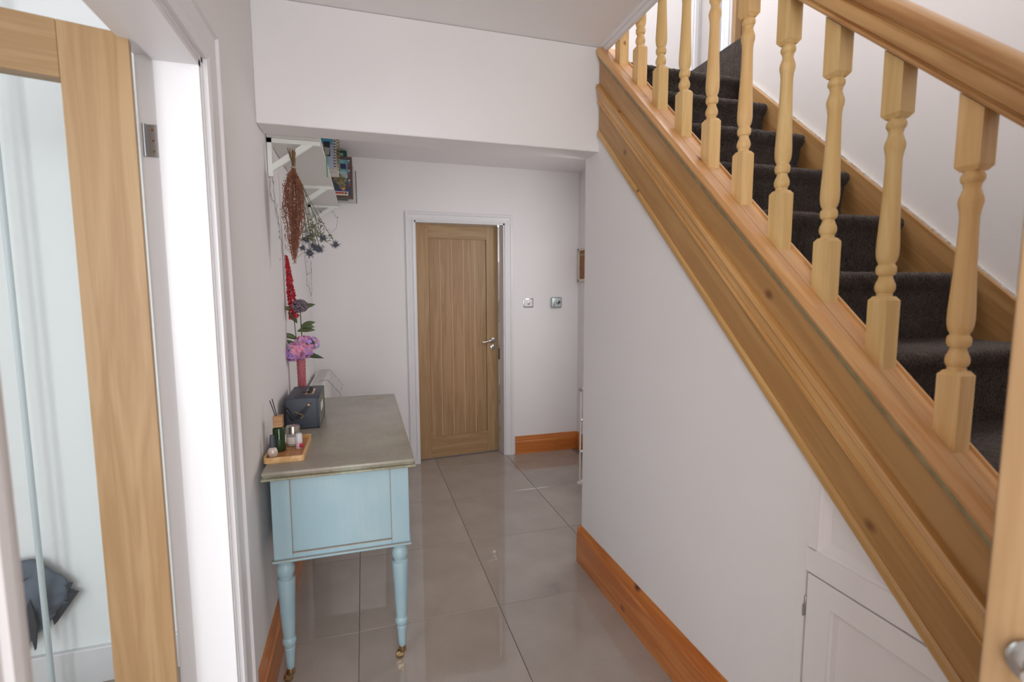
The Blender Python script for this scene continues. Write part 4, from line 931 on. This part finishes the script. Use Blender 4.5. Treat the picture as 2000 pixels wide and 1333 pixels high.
part('frame', MB().box((XRR-.018, 3.62, 1.745), (XRR-.0005, 3.955, 1.765), .003).box((XRR-.018, 3.62, 1.482), (XRR-.0005, 3.955, 1.505), .003).box((XRR-.018, 3.930, 1.482), (XRR-.0005, 3.955, 1.765), .003).box((XRR-.018, 3.62, 1.482), (XRR-.0005, 3.645, 1.765), .003), mat('cream_frame', (214, 202, 188), .5), pc, smooth=0)
part('board', MB().box((XRR-.010, 3.64, 1.50), (XRR-.004, 3.932, 1.75)), mat('cork', (150, 100, 64), .7, var=.2, vscale=60), pc, smooth=0)
part('strip', MB().box((XRR-.012, 3.64, 1.705), (XRR-.0095, 3.932, 1.713)), mat('strip_grey', (176, 160, 146), .5), pc, smooth=0, label='pale strip across the board')
lr_ = thing('tubular_radiator', 'white tubular frame standing just behind the stair wall corner', 'radiator', (1.55, 3.04, 0))
b = MB().lathe([(.0065, .080), (.0065, .728)], (1.402, 3.04, 0), 12)
part('upright', b, M_rad, lr_)
part('cap', MB().lathe([(.013, -.006), (.014, 0), (.012, .006)], (1.400, 3.032, .735), 16, Matrix.Rotation(PI/2, 4, 'X')), mat('cap_grey', (150, 142, 140), .4), lr_, label='grey round end cap')
for z in (.735, .086, .30, .52): part('bar', MB().rod((1.402, 3.04, z), (1.73, 3.04, z), .010, seg=12), M_rad, lr_)
part('upright', MB().lathe([(.0065, .0), (.0065, .728)], (1.725, 3.04, 0), 12), M_rad, lr_)
part('foot', MB().box((1.385, 3.028, .066), (1.42, 3.052, .084), .003).box((1.70, 3.03, 0), (1.75, 3.05, .02), .003), M_rad, lr_)
# ---------------------------------------------------------------- utility room beyond the oak door
ut = MB(); ut.box((-.2, 5.9, 0), (2.6, 6.0, 2.5)); ut.box((-.3, YFAR+.13, 0), (-.2, 6.0, 2.5)); ut.box((2.6, YFAR+.13, 0), (2.7, 6.0, 2.5)); ut.box((-.3, YFAR+.13, 2.5), (2.7, 6.0, 2.56)); ut.box((1.9, YFAR+.13, 0), (2.6, YFAR+.14, 2.5))
struct('wall_utility_room', ut, M_wall, 'white utility room walls seen through the door gap', 'wall')
def appliance(name, label, z0, drum_dark, ctrl):
    o = thing(name, label, 'appliance', (1.55, 5.05, z0))
    x0, x1, y0 = 1.26, 1.86, 4.78
    part('body', MB().box((x0, y0, z0+.005), (x1, y0+.58, z0+.845), .006), M_white, o)
    part('control_panel', MB().box((x0+.004, y0-.004, z0+.72), (x1-.004, y0+.002, z0+.835), .002), ctrl, o, smooth=0)
    dr = part('door', MB().lathe([(.245, 0), (.250, .008), (.240, .022), (.205, .026), (.19, .016)], (x0+.26, y0, z0+.38), 48, Matrix.Rotation(PI/2, 4, 'X')), M_chrome, o)
    part('door_glass', MB().lathe([(.19, 0), (.17, .022), (.10, .036), (.002, .040)], (x0+.26, y0-.012, z0+.38), 40, Matrix.Rotation(PI/2, 4, 'X')), drum_dark, dr)
    return o
appliance('washing_machine', 'washing machine glimpsed low in the door gap', 0, mat('drum_dark', (40, 44, 50), .15), mat('ctrl_dark', (70, 72, 78), .3))
appliance('tumble_dryer', 'tumble dryer stacked above the washing machine', .852, mat('drum_dark2', (60, 62, 66), .15), M_white)

# ---------------------------------------------------------------- shared groups of alike things
for names, g in ((('spiral_notebook', 'gold_spiral_notebook', 'small_white_book', 'illustrated_book', 'cream_book', 'dark_edged_book', 'patterned_book'), 'books and notebooks on the wall shelf'),
                 (('reed_diffuser', 'nail_polish_bottle', 'candle_jar', 'small_red_white_bottle'), 'small bottles and jars on the bamboo tray'),
                 (('red_flower_spike', 'purple_allium', 'pink_hydrangea'), 'artificial flowers in the pink vase'),
                 (('rust_dried_bunch', 'blue_thistle_bunch', 'dried_posy'), 'dried flowers hanging from the shelf'),
                 (('washing_machine', 'tumble_dryer'), 'laundry machines in the utility room')):
    for n_ in names:
        bpy.data.objects[n_]['group'] = g
